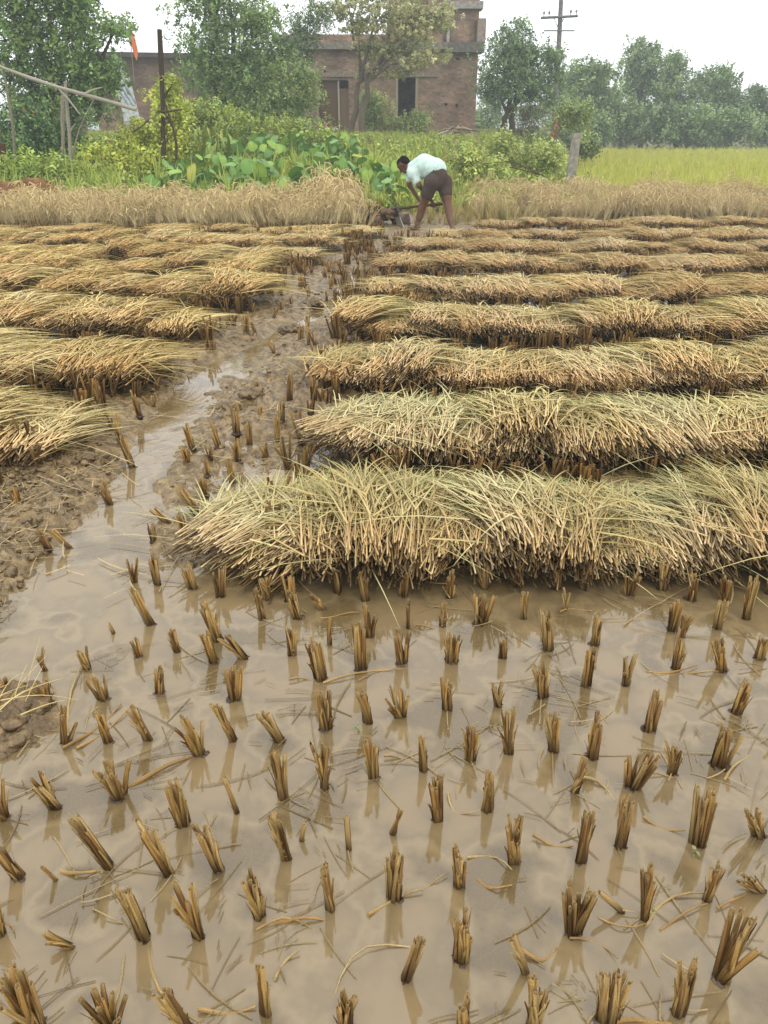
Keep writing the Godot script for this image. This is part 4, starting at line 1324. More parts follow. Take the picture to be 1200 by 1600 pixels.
func posts_and_poles() -> void:
	var pale := Color(0.50, 0.47, 0.41)
	var dark := Color(0.075, 0.055, 0.04)
	stick("leaning_log", "long pale bare log slanting down across the big dark tree", "log", at(-30, 92, 19.0), at(212, 174, 18.6), 0.033, 0.045, pale, 0.015, "", 2)
	stick("bare_pole", "pale bare pole standing under the slanting log", "pole", at(110, 285, 18.8), at(103, 128, 18.9), 0.045, 0.035, pale * 0.9, 0.01, "", 1)
	stick("bare_pole", "thin crooked pole at the frame's edge under the log's upper end", "pole", at(24, 270, 18.9), at(6, 96, 19.0), 0.035, 0.025, Color(0.30, 0.28, 0.22), 0.02)
	stick("bare_pole", "thin twin-trunk sapling stem behind the pale pole", "pole", at(97, 265, 19.8), at(98, 150, 20.0), 0.05, 0.04, Color(0.32, 0.29, 0.24), 0.01)
	stick("bare_pole", "slanting grey stem beside the pale pole, leaning toward the shrub mound", "pole", at(113, 262, 19.4), at(146, 145, 19.6), 0.022, 0.014, Color(0.33, 0.31, 0.26), -0.05, "", 1)
	stick("dark_post", "tall dark weathered post with split top rising from the shrub mound", "post", at(256, 262, 19.0), at(250, 46, 19.2), 0.05, 0.055, dark, 0.004, "", 1)
	stick("crooked_stick", "crooked dark stick propped beside the tall dark post", "stick", at(274, 262, 18.4), at(262, 160, 18.6), 0.03, 0.018, dark * 1.2, 0.06, "", 2)
	stick("crooked_stick", "short level stick tied across the dark post", "stick", at(246, 174, 18.9), at(285, 172, 18.8), 0.022, 0.016, dark * 1.6, 0.02)
	stick("crooked_stick", "short slanting twig poking from the yellow-green mound", "stick", at(207, 207, 18.6), at(234, 187, 18.6), 0.018, 0.012, dark * 1.4, 0.02)
	stick("fence_post", "dark red-brown wooden post at the frame's edge", "post", at(0, 290, 17.5), at(1, 224, 17.5), 0.10, 0.09, Color(0.13, 0.065, 0.04), 0.0)
	stick("mast", "thin metal mast rising behind the house roof", "mast", at(484, 80, 41.0), at(485, -10, 41.0), 0.03, 0.025, Color(0.30, 0.31, 0.32), 0.0)
	# concrete boundary post
	var cp := thing("concrete_post", "grey tapered concrete boundary post at the paddy corner", "post", at(889, 292, 19.0))
	var m := MB.new()
	var hgt := at(893, 208, 19.0).y - cp.position.y
	var bs := [Vector2(0.10, 0.09), Vector2(0.085, 0.075)]
	for f in 4:
		var sx := [1, 1, -1, -1]
		var sz := [1, -1, -1, 1]
		var g := (f + 1) % 4
		var lean := 0.06
		m.quad4(Vector3(sx[f] * 0.10, -0.3, sz[f] * 0.09), Vector3(sx[f] * 0.08 + lean, hgt, sz[f] * 0.07), Vector3(sx[g] * 0.08 + lean, hgt, sz[g] * 0.07), Vector3(sx[g] * 0.10, -0.3, sz[g] * 0.09), Color(0.36, 0.33, 0.29))
	m.quad4(Vector3(0.14, hgt, 0.07), Vector3(0.14, hgt, -0.07), Vector3(-0.02, hgt, -0.07), Vector3(-0.02, hgt, 0.07), Color(0.40, 0.37, 0.33))
	put("shaft", m.mesh(M.concrete), cp)
	# utility pole
	var up := thing("utility_pole", "tall grey power pole with two crossarms behind the bushy tree", "utility pole", at(866, 214, 41.0))
	var topv := at(878, -25, 41.0) - up.position
	var p := MB.new()
	p.tube([Vector3(0, -0.5, 0), topv * 0.5, topv], [0.14, 0.115, 0.09], [Color(0.24, 0.22, 0.21), Color(0.24, 0.23, 0.22), Color(0.22, 0.21, 0.21)], 10, 1)
	put("pole", p.mesh(M.concrete), up)
	var band := MB.new()
	band.tube([Vector3(0, 0.0, 0), Vector3(0.02, 0.9, 0)], [0.165, 0.16], [Color(0.40, 0.10, 0.07), Color(0.42, 0.12, 0.09)], 10, 1)
	put("painted_band", band.mesh(M.concrete), up)
	for a in [[845, 28, 903, 25, 0.055], [850, 48, 898, 48, 0.03]]:
		var q0 := at(a[0], a[1], 40.8) - up.position
		var q1 := at(a[2], a[3], 40.8) - up.position
		var b := MB.new()
		b.tube([q0, q1], [a[4], a[4]], [Color(0.2, 0.2, 0.2), Color(0.2, 0.2, 0.2)], 4, 1)
		var arm := put("crossarm", b.mesh(M.concrete), up)
		if a[4] > 0.05:
			for t in [0.08, 0.22, 0.80, 0.95]:
				var i := MB.new()
				var c := q0.lerp(q1, t)
				i.tube([c, c + Vector3(0, 0.12, 0), c + Vector3(0, 0.15, 0), c + Vector3(0, 0.24, 0)], [0.02, 0.02, 0.06, 0.04], [Color(0.3, 0.28, 0.27), Color(0.3, 0.28, 0.27), Color(0.35, 0.33, 0.3), Color(0.35, 0.33, 0.3)], 7, 1)
				put("insulator", i.mesh(M.concrete), arm)
			for t in [0.35, 0.65]:
				var br := MB.new()
				br.tube([q0.lerp(q1, t), q0.lerp(q1, 0.5) + Vector3(0, -0.45, 0)], [0.02, 0.02], [Color(0.2, 0.2, 0.2), Color(0.2, 0.2, 0.2)], 4, 1)
				put("brace", br.mesh(M.concrete), arm)
	# orange pennant on its staff
	var fl := thing("pennant", "orange pennant hanging on a thin staff above the low wing", "flag", at(206, 98, 40.0))
	var s := MB.new()
	s.tube([Vector3(0, -0.8, 0), at(202, 40, 40.0) - fl.position], [0.02, 0.015], [Color(0.3, 0.27, 0.24), Color(0.3, 0.27, 0.24)], 6, 1)
	put("staff", s.mesh(M.timber), fl)
	var f := MB.new()
	var t0 := at(201.5, 42, 40.0) - fl.position
	var oc := Color(0.72, 0.20, 0.07)
	f.ribbon([t0 + Vector3(0.05, 0, 0.02), t0 + Vector3(0.10, -0.45, 0.05), t0 + Vector3(0.16, -0.9, 0.0), t0 + Vector3(0.17, -1.25, 0.04)], [0.03, 0.12, 0.11, 0.02], Vector3(0.2, 0, 1), [oc, oc, oc * 0.9, oc], 0.25)
	put("cloth", f.mesh(M.cloth), fl)
	# white board against the porch
	var wb := thing("white_board", "tilted white and blue board leaning before the wing's porch", "board", at(203, 188, 36.0), 0.1)
	var bb := MB.new()
	bb.box(Vector3(0, 0.75, 0), Vector3(0.62, 1.5, 0.05), Color(0.66, 0.69, 0.71), Basis(Vector3.BACK, 0.14))
	put("panel", bb.mesh(M.concrete), wb)
	var stp := MB.new()
	for k in 3:
		stp.box(Vector3(-0.1 + k * 0.12, 0.75 + 0.1 * k, 0.03), Vector3(0.06, 0.8, 0.012), Color(0.25, 0.36, 0.45), Basis(Vector3.BACK, 0.5))
	put("blue_stripe", stp.mesh(M.concrete), wb)
	# small shelter glimpsed under the big tree
	var sh := thing("shelter", "open wooden shelter with an orange cloth under the big dark tree", "shelter", at(68, 205, 28.0))
	sh.position.y = land_h(sh.position.x, -28.0)
	var legs := [[-0.75, 0.2], [0.0, 0.25], [0.85, 0.2]]
	for l in legs:
		slab("post", sh, Vector3(l[0], 0.65, l[1]), Vector3(0.09, 1.5, 0.09), Color(0.30, 0.24, 0.18), M.timber)
	slab("rail", sh, Vector3(0.05, 0.12, 0.28), Vector3(1.9, 0.08, 0.06), Color(0.3, 0.25, 0.18), M.timber)
	slab("orange_cloth", sh, Vector3(-0.25, 0.95, 0.1), Vector3(0.7, 0.6, 0.04), Color(0.55, 0.30, 0.12), M.cloth)
	slab("back_board", sh, Vector3(0.3, 0.55, -0.5), Vector3(1.9, 1.3, 0.06), Color(0.33, 0.27, 0.2), M.timber)
	# woodpile: split branches heaped at the house corner
	var wp := thing("woodpile", "heap of pale branches beside the house corner", "woodpile", at(712, 215, 30.0))
	wp.position.y = land_h(wp.position.x, -30.0)
	for k in 26:
		var b := MB.new()
		var a := Vector3(rn(0.28), rf(0.0, 0.32), rn(0.2))
		var e := a + Vector3(rf(0.25, 0.85) * (1 if k % 3 else -1), rf(-0.25, 0.05) - a.y * 0.4, rf(-0.1, 0.4))
		e.y = maxf(e.y, 0.02)
		var c: Color = Color(0.46, 0.39, 0.31) * rf(0.5, 1.15)
		b.tube([a, a.lerp(e, 0.5) + Vector3(0, 0.03, 0), e], [0.04 * rf(0.6, 1.2), 0.035, 0.02], [c, c, c], 6, 1)
		put("branch", b.mesh(M.timber), wp)
	# rubble heap at the doorway
	var rb := thing("rubble_heap", "heap of broken bricks and a pale sack below the closed doorway", "rubble", at(510, 216, 33.5))
	rb.position.y = land_h(rb.position.x, -33.5)
	for k in 46:
		var b := MB.new()
		var c: Color = [Color(0.40, 0.19, 0.11), Color(0.34, 0.18, 0.12), Color(0.42, 0.33, 0.26)][k % 3] * rf(0.7, 1.1)
		b.box(Vector3.ZERO, Vector3(0.22, 0.08, 0.11), c)
		var q := put("brick", b.mesh(M.concrete), rb)
		var rr := Vector3(rn(0.5), 0, rn(0.25))
		q.transform = Transform3D(Basis.from_euler(Vector3(rn(0.5), rf(0, TAU), rn(0.5))), rr + Vector3(0, maxf(0.04, 0.4 - rr.length() * 0.45) * rf(0.3, 1.0), 0))
	var sk := MB.new()
	sk.clod(Vector3(0.28, 0.2, 0.12), Vector3(0.22, 0.08, 0.15), lump, 4.0, 0.3, Color(0.55, 0.53, 0.48))
	put("sack", sk.mesh(M.cloth), rb)


func clods() -> void:
	# lumps of dug mud: by the left edge, beside the channel and round the hoe
	var spots := [
		[22, 1098, 0.045, "big wet mud clod on the heap beside the channel mouth, topmost"], [52, 1088, 0.04, "rounded mud clod on the heap, under a stubble clump"],
		[30, 1128, 0.05, "dark-based mud clod in the middle of the heap beside straw stalks"], [62, 1120, 0.032, "small mud clod at the heap's water side, by leaning straws"],
		[12, 1165, 0.05, "smooth mud clod at the heap's front edge"], [48, 1160, 0.03, "little mud clod in front of the heap, half in water"],
		[105, 742, 0.05, "mud clod with a dark hollow on the bank below the first golden windrow"], [70, 752, 0.045, "mud clod beside the hollow clod on the bank"],
		[140, 735, 0.04, "mud clod at the bank's channel edge under straw"], [360, 640, 0.07, "dark mud lump amid stubble beside the narrow channel"], [395, 632, 0.06, "second dark mud lump amid stubble beside the narrow channel"],
		[455, 520, 0.09, "long mud lump between the fourth windrows"], [490, 480, 0.09, "mud lump in the trodden strip near the far puddle"],
		[520, 430, 0.10, "mud lump beside the far end of the puddles"], [560, 410, 0.10, "mud lump in the strip before the hoeing man"], [610, 395, 0.10, "mud lump just before the hoe's blade"], [670, 385, 0.10, "mud lump before the man's feet"]]
	for s in spots:
		var p := on_ground(s[0], s[1])
		p.y = mud_h(p.x, p.z)
		var b := MB.new()
		b.clod(Vector3.ZERO, Vector3(s[2] * 1.25, s[2] * 0.62, s[2]), lump, 30.0, 0.55, Color(0.24, 0.17, 0.088), 16, 26)
		var o := put("mud_clod", b.mesh(M.mud))
		o.position = p
		o.rotation.y = rf(0, TAU)
		tag(o, s[3], "mud clod")
	var heap := on_ground(28, 1125)
	for k in 16:
		var o := put("broken_straw", long_straw[k % 6], null, M.straw_tan)
		var hx := heap.x + rn(0.05)
		var hz := heap.z + rn(0.05)
		o.transform = Transform3D(Basis(Vector3.UP, rf(0.3, 1.5)) * Basis(Vector3.BACK, rn(0.25)).scaled(Vector3(0.38, 0.8, 0.8)), Vector3(hx, maxf(mud_h(hx, hz), 0.0) + 0.02, hz))
		tag(o, "broken pale straw lying over the mud heap at the channel mouth", "straw", "broken straws on the mud heap")
	# crumbs of dried mud strewn over the banks
	for v in 3:
		var cb := MB.new()
		cb.clod(Vector3.ZERO, Vector3(1.0, 0.7, 0.9), lump, 1.6 + v, 0.5, Color(0.30, 0.22, 0.115), 6, 9)
		var cm := cb.mesh(M.mud)
		var where := []
		var tint := []
		var tries := 0
		while where.size() < 820 and tries < 20000:
			tries += 1
			var left := where.size() < 480
			var z := -rf(1.75, 3.6) if left else -rf(3.2, 12.5)
			var x := rf(-2.3, -0.6) if left else rf(-1.7, 1.2)
			var c := near_channel(x, z)
			if c.x < 0.02 or c.x > (1.2 if left else 0.75) or (left and c.y > 0.0):
				continue
			var r := rf(0.005, 0.018) * (1.0 if left else 1.15) * (1.7 if rng.randf() < 0.05 else 1.0)
			where.append(Transform3D(Basis.from_euler(Vector3(rn(0.3), rf(0, TAU), rn(0.3))).scaled(Vector3(r, r * (1.0 if left else 0.6), r * rf(0.8, 1.6))), Vector3(x, mud_h(x, z) + r * (0.25 if left else 0.0), z)))
			var f := rf(0.65, 1.1)
			tint.append(Color(f, f, f))
		tag(many("mud_crumbs", cm, where, tint), "small crumbs of mud strewn over the banks", "mud crumbs", "", "stuff")
	# freshly dug root heap beside the hoe
	var rh := thing("root_heap", "reddish-brown heap of uprooted stubble and soil beside the hoe", "heap", at(588, 352, 13.6))
	for k in 9:
		var b := MB.new()
		b.clod(Vector3.ZERO, Vector3(0.13, 0.1, 0.11) * rf(0.8, 1.3), lump, 14.0, 0.5, Color(0.15, 0.085, 0.045))
		put("clod", b.mesh(M.mud), rh).position = Vector3(rn(0.13), rf(0.02, 0.2), rn(0.08))
	for k in 14:
		var c := put("root_clump", clumps[k % 8], rh)
		c.transform = Transform3D(Basis.from_euler(Vector3(rn(0.9), rf(0, TAU), rn(0.9))), Vector3(rn(0.16), rf(0.1, 0.28), rn(0.08) + 0.06))
	# brown earth heap far left, behind the standing rice
	var eh := thing("earth_heap", "low red-brown earth heap at the frame's edge behind the standing rice", "heap", at(5, 306, 15.6))
	for k in 5:
		var b := MB.new()
		b.clod(Vector3.ZERO, Vector3(0.42, 0.16, 0.3) * rf(0.8, 1.2), lump, 5.0, 0.4, Color(0.27, 0.15, 0.075))
		put("clod", b.mesh(M.soil), eh).position = Vector3(-0.5 + k * 0.25, rf(0.05, 0.15), rn(0.15))


# ---------------------------------------------------------------- the man: tapered capsules joined by a smooth minimum, meshed by surface nets
func flesh(mb: MB, caps: Array, cell: float, k: float, col: Color) -> void:
	var lo := Vector3(1e9, 1e9, 1e9)
	var hi := -lo
	for c in caps:
		var r: float = maxf(c[2], c[3])
		for e in 2:
			var p: Vector3 = c[e]
			lo = lo.min(p - Vector3.ONE * r)
			hi = hi.max(p + Vector3.ONE * r)
	lo -= Vector3.ONE * (k + cell * 2.0)
	hi += Vector3.ONE * (k + cell * 2.0)
	var nx := int((hi.x - lo.x) / cell) + 2
	var ny := int((hi.y - lo.y) / cell) + 2
	var nz := int((hi.z - lo.z) / cell) + 2
	var f := PackedFloat32Array()
	f.resize(nx * ny * nz)
	f.fill(10.0)
	for c in caps:
		var a: Vector3 = c[0]
		var b: Vector3 = c[1]
		var ra: float = c[2]
		var rb: float = c[3]
		var reach := maxf(ra, rb) + k + cell * 2.0
		var l := (a.min(b) - Vector3.ONE * reach - lo) / cell
		var h := (a.max(b) + Vector3.ONE * reach - lo) / cell
		var ab := b - a
		var inv := 1.0 / maxf(ab.length_squared(), 1e-9)
		for z in range(maxi(int(l.z), 0), mini(int(h.z) + 2, nz)):
			for y in range(maxi(int(l.y), 0), mini(int(h.y) + 2, ny)):
				var row := (z * ny + y) * nx
				for x in range(maxi(int(l.x), 0), mini(int(h.x) + 2, nx)):
					var p := lo + Vector3(x, y, z) * cell
					var t := clampf((p - a).dot(ab) * inv, 0.0, 1.0)
					var d := (p - a - ab * t).length() - lerpf(ra, rb, t)
					var o := f[row + x]
					var q := maxf(k - absf(o - d), 0.0) / k
					f[row + x] = minf(o, d) - q * q * k * 0.25
	var first := mb.v.size()
	var vid := {}
	var sx := 1
	var sy := nx
	var sz := nx * ny
	for z in nz - 1:
		for y in ny - 1:
			for x in nx - 1:
				var i := (z * ny + y) * nx + x
				var sum := Vector3.ZERO
				var cnt := 0
				var base := [f[i], f[i + sx], f[i + sy], f[i + sx + sy], f[i + sz], f[i + sx + sz], f[i + sy + sz], f[i + sx + sy + sz]]
				var neg := 0
				for q in 8:
					if base[q] < 0.0:
						neg += 1
				if neg == 0 or neg == 8:
					continue
				for e in [[0, 1], [2, 3], [4, 5], [6, 7], [0, 2], [1, 3], [4, 6], [5, 7], [0, 4], [1, 5], [2, 6], [3, 7]]:
					var u: float = base[e[0]]
					var w: float = base[e[1]]
					if (u < 0.0) != (w < 0.0):
						var t := u / (u - w)
						var p0 := Vector3(e[0] & 1, (e[0] >> 1) & 1, e[0] >> 2)
						var p1 := Vector3(e[1] & 1, (e[1] >> 1) & 1, e[1] >> 2)
						sum += p0.lerp(p1, t)
						cnt += 1
				vid[i] = mb.vert(lo + (Vector3(x, y, z) + sum / cnt) * cell, Vector3.UP, col)
	for i in vid:
		var i_: int = i
		var s: float = f[i_]
		for ax in 3:
			var st: int = [sx, sy, sz][ax]
			var s1: int = [sy, sz, sx][ax]
			var s2: int = [sz, sx, sy][ax]
			var e: float = f[i_ + st]
			if (s < 0.0) == (e < 0.0):
				continue
			if not (vid.has(i_ - s1) and vid.has(i_ - s2) and vid.has(i_ - s1 - s2)):
				continue
			var a: int = vid[i_]
			var b: int = vid[i_ - s1]
			var c: int = vid[i_ - s1 - s2]
			var d: int = vid[i_ - s2]
			if s < 0.0:
				mb.tri(a, c, b)
				mb.tri(a, d, c)
			else:
				mb.tri(a, b, c)
				mb.tri(a, c, d)
	mb.smooth(first)


func person() -> void:
	# facing away to the left, bent double over the hoe, feet apart
	var l_foot := at(652, 357, 13.25)
	var r_foot := at(709, 366, 12.95)
	var o := thing("person", "bent-over person in white short-sleeved top and brown shorts, hoeing barefoot in mud", "person", (l_foot + r_foot) * 0.5 * Vector3(1, 0, 1))
	var P := func(px: float, py: float, d: float) -> Vector3: return at(px, py, d) - o.position
	var la: Vector3 = P.call(652, 351, 13.25)
	var lk: Vector3 = P.call(660, 324, 13.22)
	var lh: Vector3 = P.call(674, 287, 13.12)
	var ra: Vector3 = P.call(708, 360, 12.97)
	var rk: Vector3 = P.call(701, 328, 13.1)
	var rh: Vector3 = P.call(694, 287, 13.27)
	var pel: Vector3 = P.call(686, 277, 13.2)
	var waist: Vector3 = P.call(680, 264, 13.24)
	var chest: Vector3 = P.call(662, 258, 13.34)
	var neck: Vector3 = P.call(643, 261, 13.45)
	var head: Vector3 = P.call(634, 260, 13.5)
	var ls: Vector3 = P.call(646, 271, 13.3)
	var rs: Vector3 = P.call(640, 264, 13.6)
	var le: Vector3 = P.call(655, 290, 13.22)
	var lw: Vector3 = P.call(676, 316, 13.32)
	var re: Vector3 = P.call(640, 289, 13.6)
	var rw: Vector3 = P.call(657, 316, 13.5)
	var skin := Color(0.125, 0.054, 0.031)
	var body := MB.new()
	var caps := [
		[la, lk, 0.036, 0.052], [la.lerp(lk, 0.45), la.lerp(lk, 0.8), 0.05, 0.054], [lk, lh, 0.056, 0.082], [lk.lerp(lh, 0.5), lh, 0.078, 0.09],
		[ra, rk, 0.036, 0.052], [ra.lerp(rk, 0.45), ra.lerp(rk, 0.8), 0.05, 0.054], [rk, rh, 0.056, 0.082], [rk.lerp(rh, 0.5), rh, 0.078, 0.09],
		[lh, rh, 0.10, 0.10], [pel, waist, 0.12, 0.12], [waist, chest, 0.12, 0.13], [chest, neck, 0.12, 0.06], [ls, rs, 0.06, 0.06], [neck, head, 0.052, 0.05],
		[ls, le, 0.045, 0.037], [le, lw, 0.037, 0.026], [rs, re, 0.045, 0.037], [re, rw, 0.037, 0.026]]
	# feet, toes to the left and away
	var fwd := Vector3(-0.80, 0, -0.45).normalized()
	for a in [la, ra]:
		var heel: Vector3 = a + Vector3(0, -0.055, 0) - fwd * 0.03
		var ball: Vector3 = a + Vector3(0, -0.065, 0) + fwd * 0.14
		caps.append([a, heel, 0.034, 0.03])
		caps.append([heel, ball, 0.03, 0.032])
		caps.append([ball, ball + fwd * 0.05, 0.026, 0.018])
	flesh(body, caps, 0.014, 0.035, skin)
	# head: skull, jaw, nose, ears; looks down at the blade
	var face := (Vector3(-0.55, -0.75, -0.25)).normalized()
	var crown := (head - neck).normalized()
	var across := face.cross(crown).normalized()
	crown = across.cross(face).normalized()
	if crown.dot(head - neck) < 0:
		crown = -crown
	var hc: Vector3 = head + crown * 0.06
	flesh(body, [
		[hc - face * 0.02, hc + face * 0.03 + crown * 0.01, 0.085, 0.078], [hc + face * 0.04 - crown * 0.05, hc + face * 0.055 - crown * 0.10, 0.055, 0.036],
		[hc + face * 0.095 - crown * 0.01, hc + face * 0.115 - crown * 0.045, 0.010, 0.016], [hc + face * 0.09 - crown * 0.075 - across * 0.018, hc + face * 0.09 - crown * 0.075 + across * 0.018, 0.011, 0.011],
		[hc + across * 0.082 + crown * 0.01, hc + across * 0.084 - crown * 0.035, 0.014, 0.010], [hc - across * 0.082 + crown * 0.01, hc - across * 0.084 - crown * 0.035, 0.014, 0.010],
		[hc - crown * 0.06, neck, 0.05, 0.055]], 0.007, 0.016, skin)
	# hands: palm, four fingers of different lengths and a thumb, closed on the handle
	var h0: Vector3 = P.call(621, 327, 13.36)
	var h1: Vector3 = P.call(692, 319, 13.34)
	var hd := (h1 - h0).normalized()
	for w in [lw, rw]:
		var grip: Vector3 = h0 + hd * hd.dot(w - h0)
		var to: Vector3 = (grip - w).normalized()
		var outw: Vector3 = to.cross(hd).normalized()
		var palm: Vector3 = grip - to * 0.03 + outw * 0.012
		var hand := [[w, palm, 0.026, 0.03], [palm - hd * 0.028, palm + hd * 0.028, 0.02, 0.02]]
		for k in 4:
			var base: Vector3 = palm + hd * (-0.033 + 0.022 * k) + to * 0.012
			var ln: float = [0.022, 0.028, 0.03, 0.026][k]
			var j1: Vector3 = base + to * ln + outw * 0.014
			var j2: Vector3 = j1 + to * 0.012 - outw * ln
			var j3: Vector3 = j2 - to * 0.02 - outw * 0.008
			hand.append([base, j1, 0.0095, 0.009])
			hand.append([j1, j2, 0.009, 0.0085])
			hand.append([j2, j3, 0.0085, 0.0075])
		var tb: Vector3 = palm - hd * 0.035
		hand.append([tb, tb - hd * 0.018 + to * 0.03 - outw * 0.01, 0.012, 0.010])
		hand.append([tb - hd * 0.018 + to * 0.03 - outw * 0.01, tb + to * 0.045 - outw * 0.03, 0.010, 0.008])
		flesh(body, hand, 0.006, 0.006, skin)
	for i in body.v.size():      # dried mud splashed on feet and shins
		var q := body.v[i] * 16.0
		var m := smoothstep(0.42, 0.05, body.v[i].y + 0.14 * lump.get_noise_3d(q.x, q.y, q.z))
		body.c[i] = mixc(skin, Color(0.20, 0.135, 0.085), m * 0.5)
	put("body", body.mesh(M.skin), o)
	# hair
	var hair := MB.new()
	flesh(hair, [[hc - face * 0.025 + crown * 0.012, hc + face * 0.012 + crown * 0.03, 0.090, 0.078], [hc - face * 0.05 - crown * 0.03, hc - face * 0.03, 0.06, 0.075]], 0.009, 0.02, Color(0.018, 0.015, 0.014))
	put("hair", hair.mesh(M.cloth), o)
	# eyes and brows
	for sgn in [-1.0, 1.0]:
		var e := MB.new()
		e.clod(hc + face * 0.098 + across * 0.032 * sgn + crown * 0.0, Vector3.ONE * 0.011, lump, 1.0, 0.0, Color(0.7, 0.68, 0.64), 6, 8)
		e.clod(hc + face * 0.106 + across * 0.032 * sgn, Vector3.ONE * 0.005, lump, 1.0, 0.0, Color(0.02, 0.015, 0.01), 5, 6)
		put("eye", e.mesh(M.skin), o)
	# white top, its hem hanging loose below the belly
	var top := MB.new()
	var white := Color(0.57, 0.735, 0.70)
	var hang := Vector3(0, -0.10, 0)
	flesh(top, [[waist + Vector3(0.02, 0.0, 0), chest, 0.148, 0.158], [waist.lerp(chest, 0.3) + hang * 0.7, chest + hang * 0.8, 0.10, 0.12], [waist.lerp(chest, 0.25) + hang * 1.2, chest.lerp(waist, 0.4) + hang * 1.7, 0.05, 0.04], [chest, neck, 0.148, 0.075], [ls, rs, 0.082, 0.082], [chest, ls, 0.13, 0.08], [ls, ls.lerp(le, 0.62), 0.075, 0.062], [rs, rs.lerp(re, 0.62), 0.075, 0.062]], 0.013, 0.03, white)
	for i in top.v.size():      # folds in the cloth
		var q := top.v[i] * 11.0
		top.v[i] += top.n[i] * (0.014 * lump.get_noise_3d(q.x, q.y * 0.35, q.z) + 0.006 * lump.get_noise_3d(q.x * 2.5, q.y, q.z * 2.5))
	top.smooth()
	put("white_top", top.mesh(M.cloth), o)
	# brown shorts to mid-thigh
	var sh := MB.new()
	flesh(sh, [[lh + Vector3(0, 0.02, 0), rh + Vector3(0, 0.02, 0), 0.122, 0.122], [pel, waist, 0.138, 0.138], [lh, lh.lerp(lk, 0.40), 0.108, 0.104], [rh, rh.lerp(rk, 0.36), 0.108, 0.104]], 0.013, 0.022, Color(0.078, 0.056, 0.048))
	for i in sh.v.size():
		var q := sh.v[i] * 12.0
		sh.v[i] += sh.n[i] * 0.006 * lump.get_noise_3d(q.x, q.y * 0.6, q.z)
	sh.smooth()
	put("shorts", sh.mesh(M.cloth), o)
	# the hoe he holds
	var hoe := thing("hoe", "hoe with wooden handle and shiny broad blade, held by the bent person", "hoe", h0 + o.position)
	var hb := MB.new()
	var wood := Color(0.10, 0.065, 0.04)
	hb.tube([Vector3(-0.05, 0.0, 0), (h1 - h0) * 0.5 + Vector3(0, 0.012, 0), h1 - h0], [0.02, 0.018, 0.019], [wood, wood * 1.2, wood], 9, 1)
	put("handle", hb.mesh(M.timber), hoe)
	var eye_ := MB.new()
	eye_.tube([Vector3(-0.03, 0.035, 0), Vector3(0.03, -0.05, 0)], [0.042, 0.045], [Color(0.09, 0.075, 0.065), Color(0.11, 0.09, 0.08)], 10, 1)
	put("socket", eye_.mesh(M.steel), hoe)
	var bl := MB.new()
	var steel := Color(0.62, 0.62, 0.60)
	var prev := []
	for k in 6:
		var t := k / 5.0
		var c := Vector3(-0.02 + 0.10 * t, -0.05 - 0.30 * t, 0.0)
		var hw := lerpf(0.055, 0.10, t)
		var ax := Vector3(0.55, 0.1, 0.83).normalized()
		var nn := ax.cross(Vector3(0.3, -1, 0)).normalized() * 0.004
		prev.append([c - ax * hw + nn, c + ax * hw + nn, c + ax * hw - nn, c - ax * hw - nn])
	for k in 5:
		for q in 4:
			bl.quad4(prev[k][q], prev[k][(q + 1) % 4], prev[k + 1][(q + 1) % 4], prev[k + 1][q], steel if k > 0 else Color(0.16, 0.13, 0.11))
	bl.quad4(prev[5][0], prev[5][1], prev[5][2], prev[5][3], steel)
	put("blade", bl.mesh(M.steel), hoe)


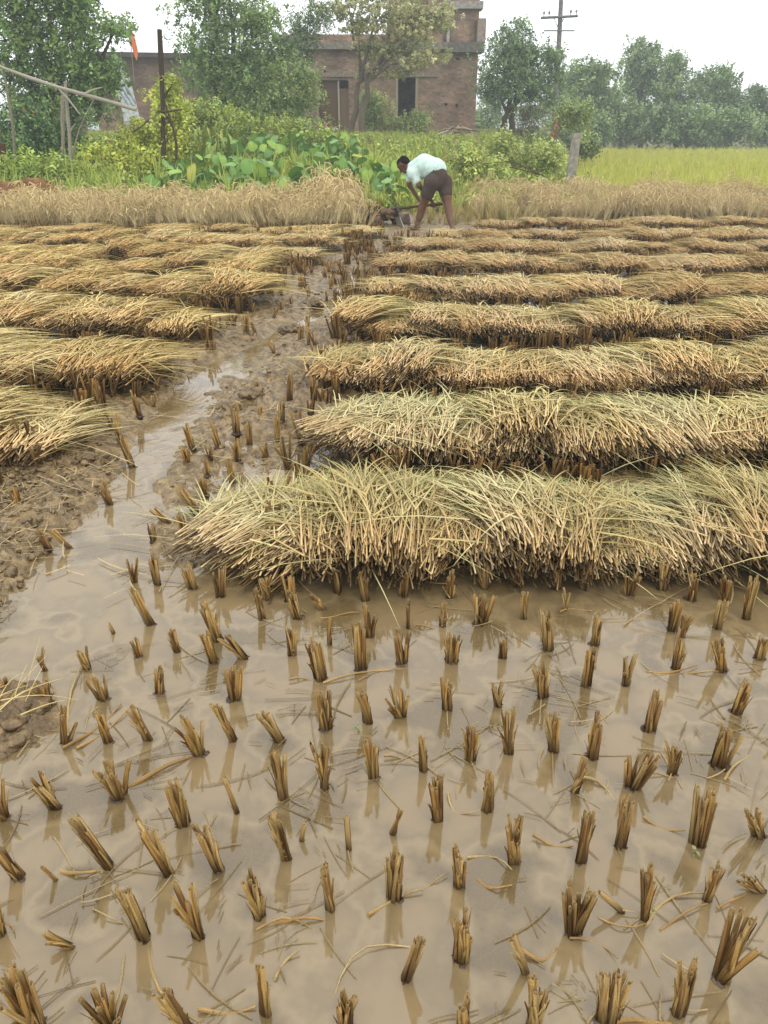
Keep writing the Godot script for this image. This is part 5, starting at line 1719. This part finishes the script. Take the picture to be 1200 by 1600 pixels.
# ---------------------------------------------------------------- everything
func _ready() -> void:
	rng.seed = 20240611
	var cam := Camera3D.new()
	cam.name = "camera"
	cam.position = Vector3(0, EYE, 0)
	cam.rotation.x = deg_to_rad(-PITCH)
	cam.fov = rad_to_deg(2.0 * atan(800.0 / FOCAL))
	cam.near = 0.05
	cam.far = 900.0
	add_child(cam)
	cam.current = true
	var env := Environment.new()
	env.background_mode = Environment.BG_SKY
	var sky := ProceduralSkyMaterial.new()
	sky.sky_top_color = Color(0.97, 0.985, 1.0)
	sky.sky_horizon_color = Color(0.965, 0.975, 0.98)
	sky.sky_curve = 0.2
	sky.sky_energy_multiplier = 1.12
	sky.ground_bottom_color = Color(0.45, 0.40, 0.30)
	sky.ground_horizon_color = Color(0.80, 0.82, 0.78)
	env.sky = Sky.new()
	env.sky.sky_material = sky
	env.tonemap_mode = Environment.TONE_MAPPER_LINEAR
	env.tonemap_exposure = 1.46
	env.fog_enabled = true
	env.fog_density = 0.003
	env.fog_light_color = Color(0.93, 0.97, 0.97)
	env.sdfgi_enabled = true
	env.ssao_enabled = true
	env.ssil_enabled = true
	var we := WorldEnvironment.new()
	we.name = "world"
	we.environment = env
	add_child(we)
	var sun := DirectionalLight3D.new()
	sun.name = "sun"
	sun.light_energy = 0.34
	sun.light_color = Color(1.0, 0.97, 0.90)
	sun.light_angular_distance = 30.0
	sun.shadow_enabled = true
	sun.rotation = Vector3(deg_to_rad(-62), deg_to_rad(28), 0)
	add_child(sun)

	lump.seed = 3
	lump.frequency = 1.0
	lump.fractal_octaves = 3
	grit.seed = 8
	grit.frequency = 1.0
	grit.fractal_octaves = 2
	broad.seed = 21
	broad.frequency = 0.6
	broad.fractal_octaves = 2
	for c in [[-60, 1150, 60], [50, 1030, 88], [122, 950, 84], [160, 860, 74], [203, 765, 34], [258, 670, 29], [308, 600, 15], [335, 572, 16], [378, 562, 14], [400, 545, 10], [470, 505, 6], [532, 472, 14], [555, 440, 12], [575, 415, 8], [600, 392, 6]]:
		var p := on_ground(c[0], c[1])
		channel.append([p, c[2] * scale_at(c[1], -p.z)])
	make_materials()

	# the setting
	var g := MB.new()
	g.quad4(Vector3(-420, -0.14, 60), Vector3(-420, -0.14, -700), Vector3(420, -0.14, -700), Vector3(420, -0.14, 60), Color(0.20, 0.21, 0.08))
	tag(put("ground", g.mesh(M.soil)), "flat green-brown farmland reaching the horizon", "", "", "structure")
	var zs := []
	var z := 0.5
	while z < 17.0:
		zs.append(-z)
		z *= 1.0115
	var us := []
	for i in 321:
		us.append(lerpf(-0.92, 0.92, i / 320.0))
	tag(put("mud_field", ground_grid(zs, us, "mud", M.mud, [Color(0.235, 0.165, 0.078), Color(0.37, 0.275, 0.14)])), "wet trodden paddy mud between the straw rows", "", "", "structure")
	var lz := []
	var lx := []
	for i in 100:
		lz.append(-15.8 - i * 0.55)
	for i in 121:
		lx.append(-33.0 + i * 0.55)
	tag(put("terrain", ground_grid(lz, lx, "land", M.soil, [Color(0.16, 0.15, 0.055), Color(0.22, 0.20, 0.08)])), "grassy bank rising to the farmhouse", "", "", "structure")
	var w := MB.new()
	w.quad4(Vector3(-8, 0, 3), Vector3(-8, 0, -12.5), Vector3(8, 0, -12.5), Vector3(8, 0, 3), Color.WHITE)
	tag(put("water", w.mesh(M.water)), "shallow muddy water over the paddy and in the channel", "", "", "structure")
	var nf := MB.new()
	nf.box(Vector3(0, -0.10, 1.75), Vector3(16, 0.1, 4.4), Color(0.36, 0.25, 0.13))
	tag(put("mud_field", nf.mesh(M.mud)), "paddy mud under the nearest water", "", "", "structure")

	house()
	vegetation()
	posts_and_poles()
	make_stalks()
	make_sheaves()
	windrows()
	stubble_rest()
	foreground_stubble()
	floating_straws()
	clods()
	person()
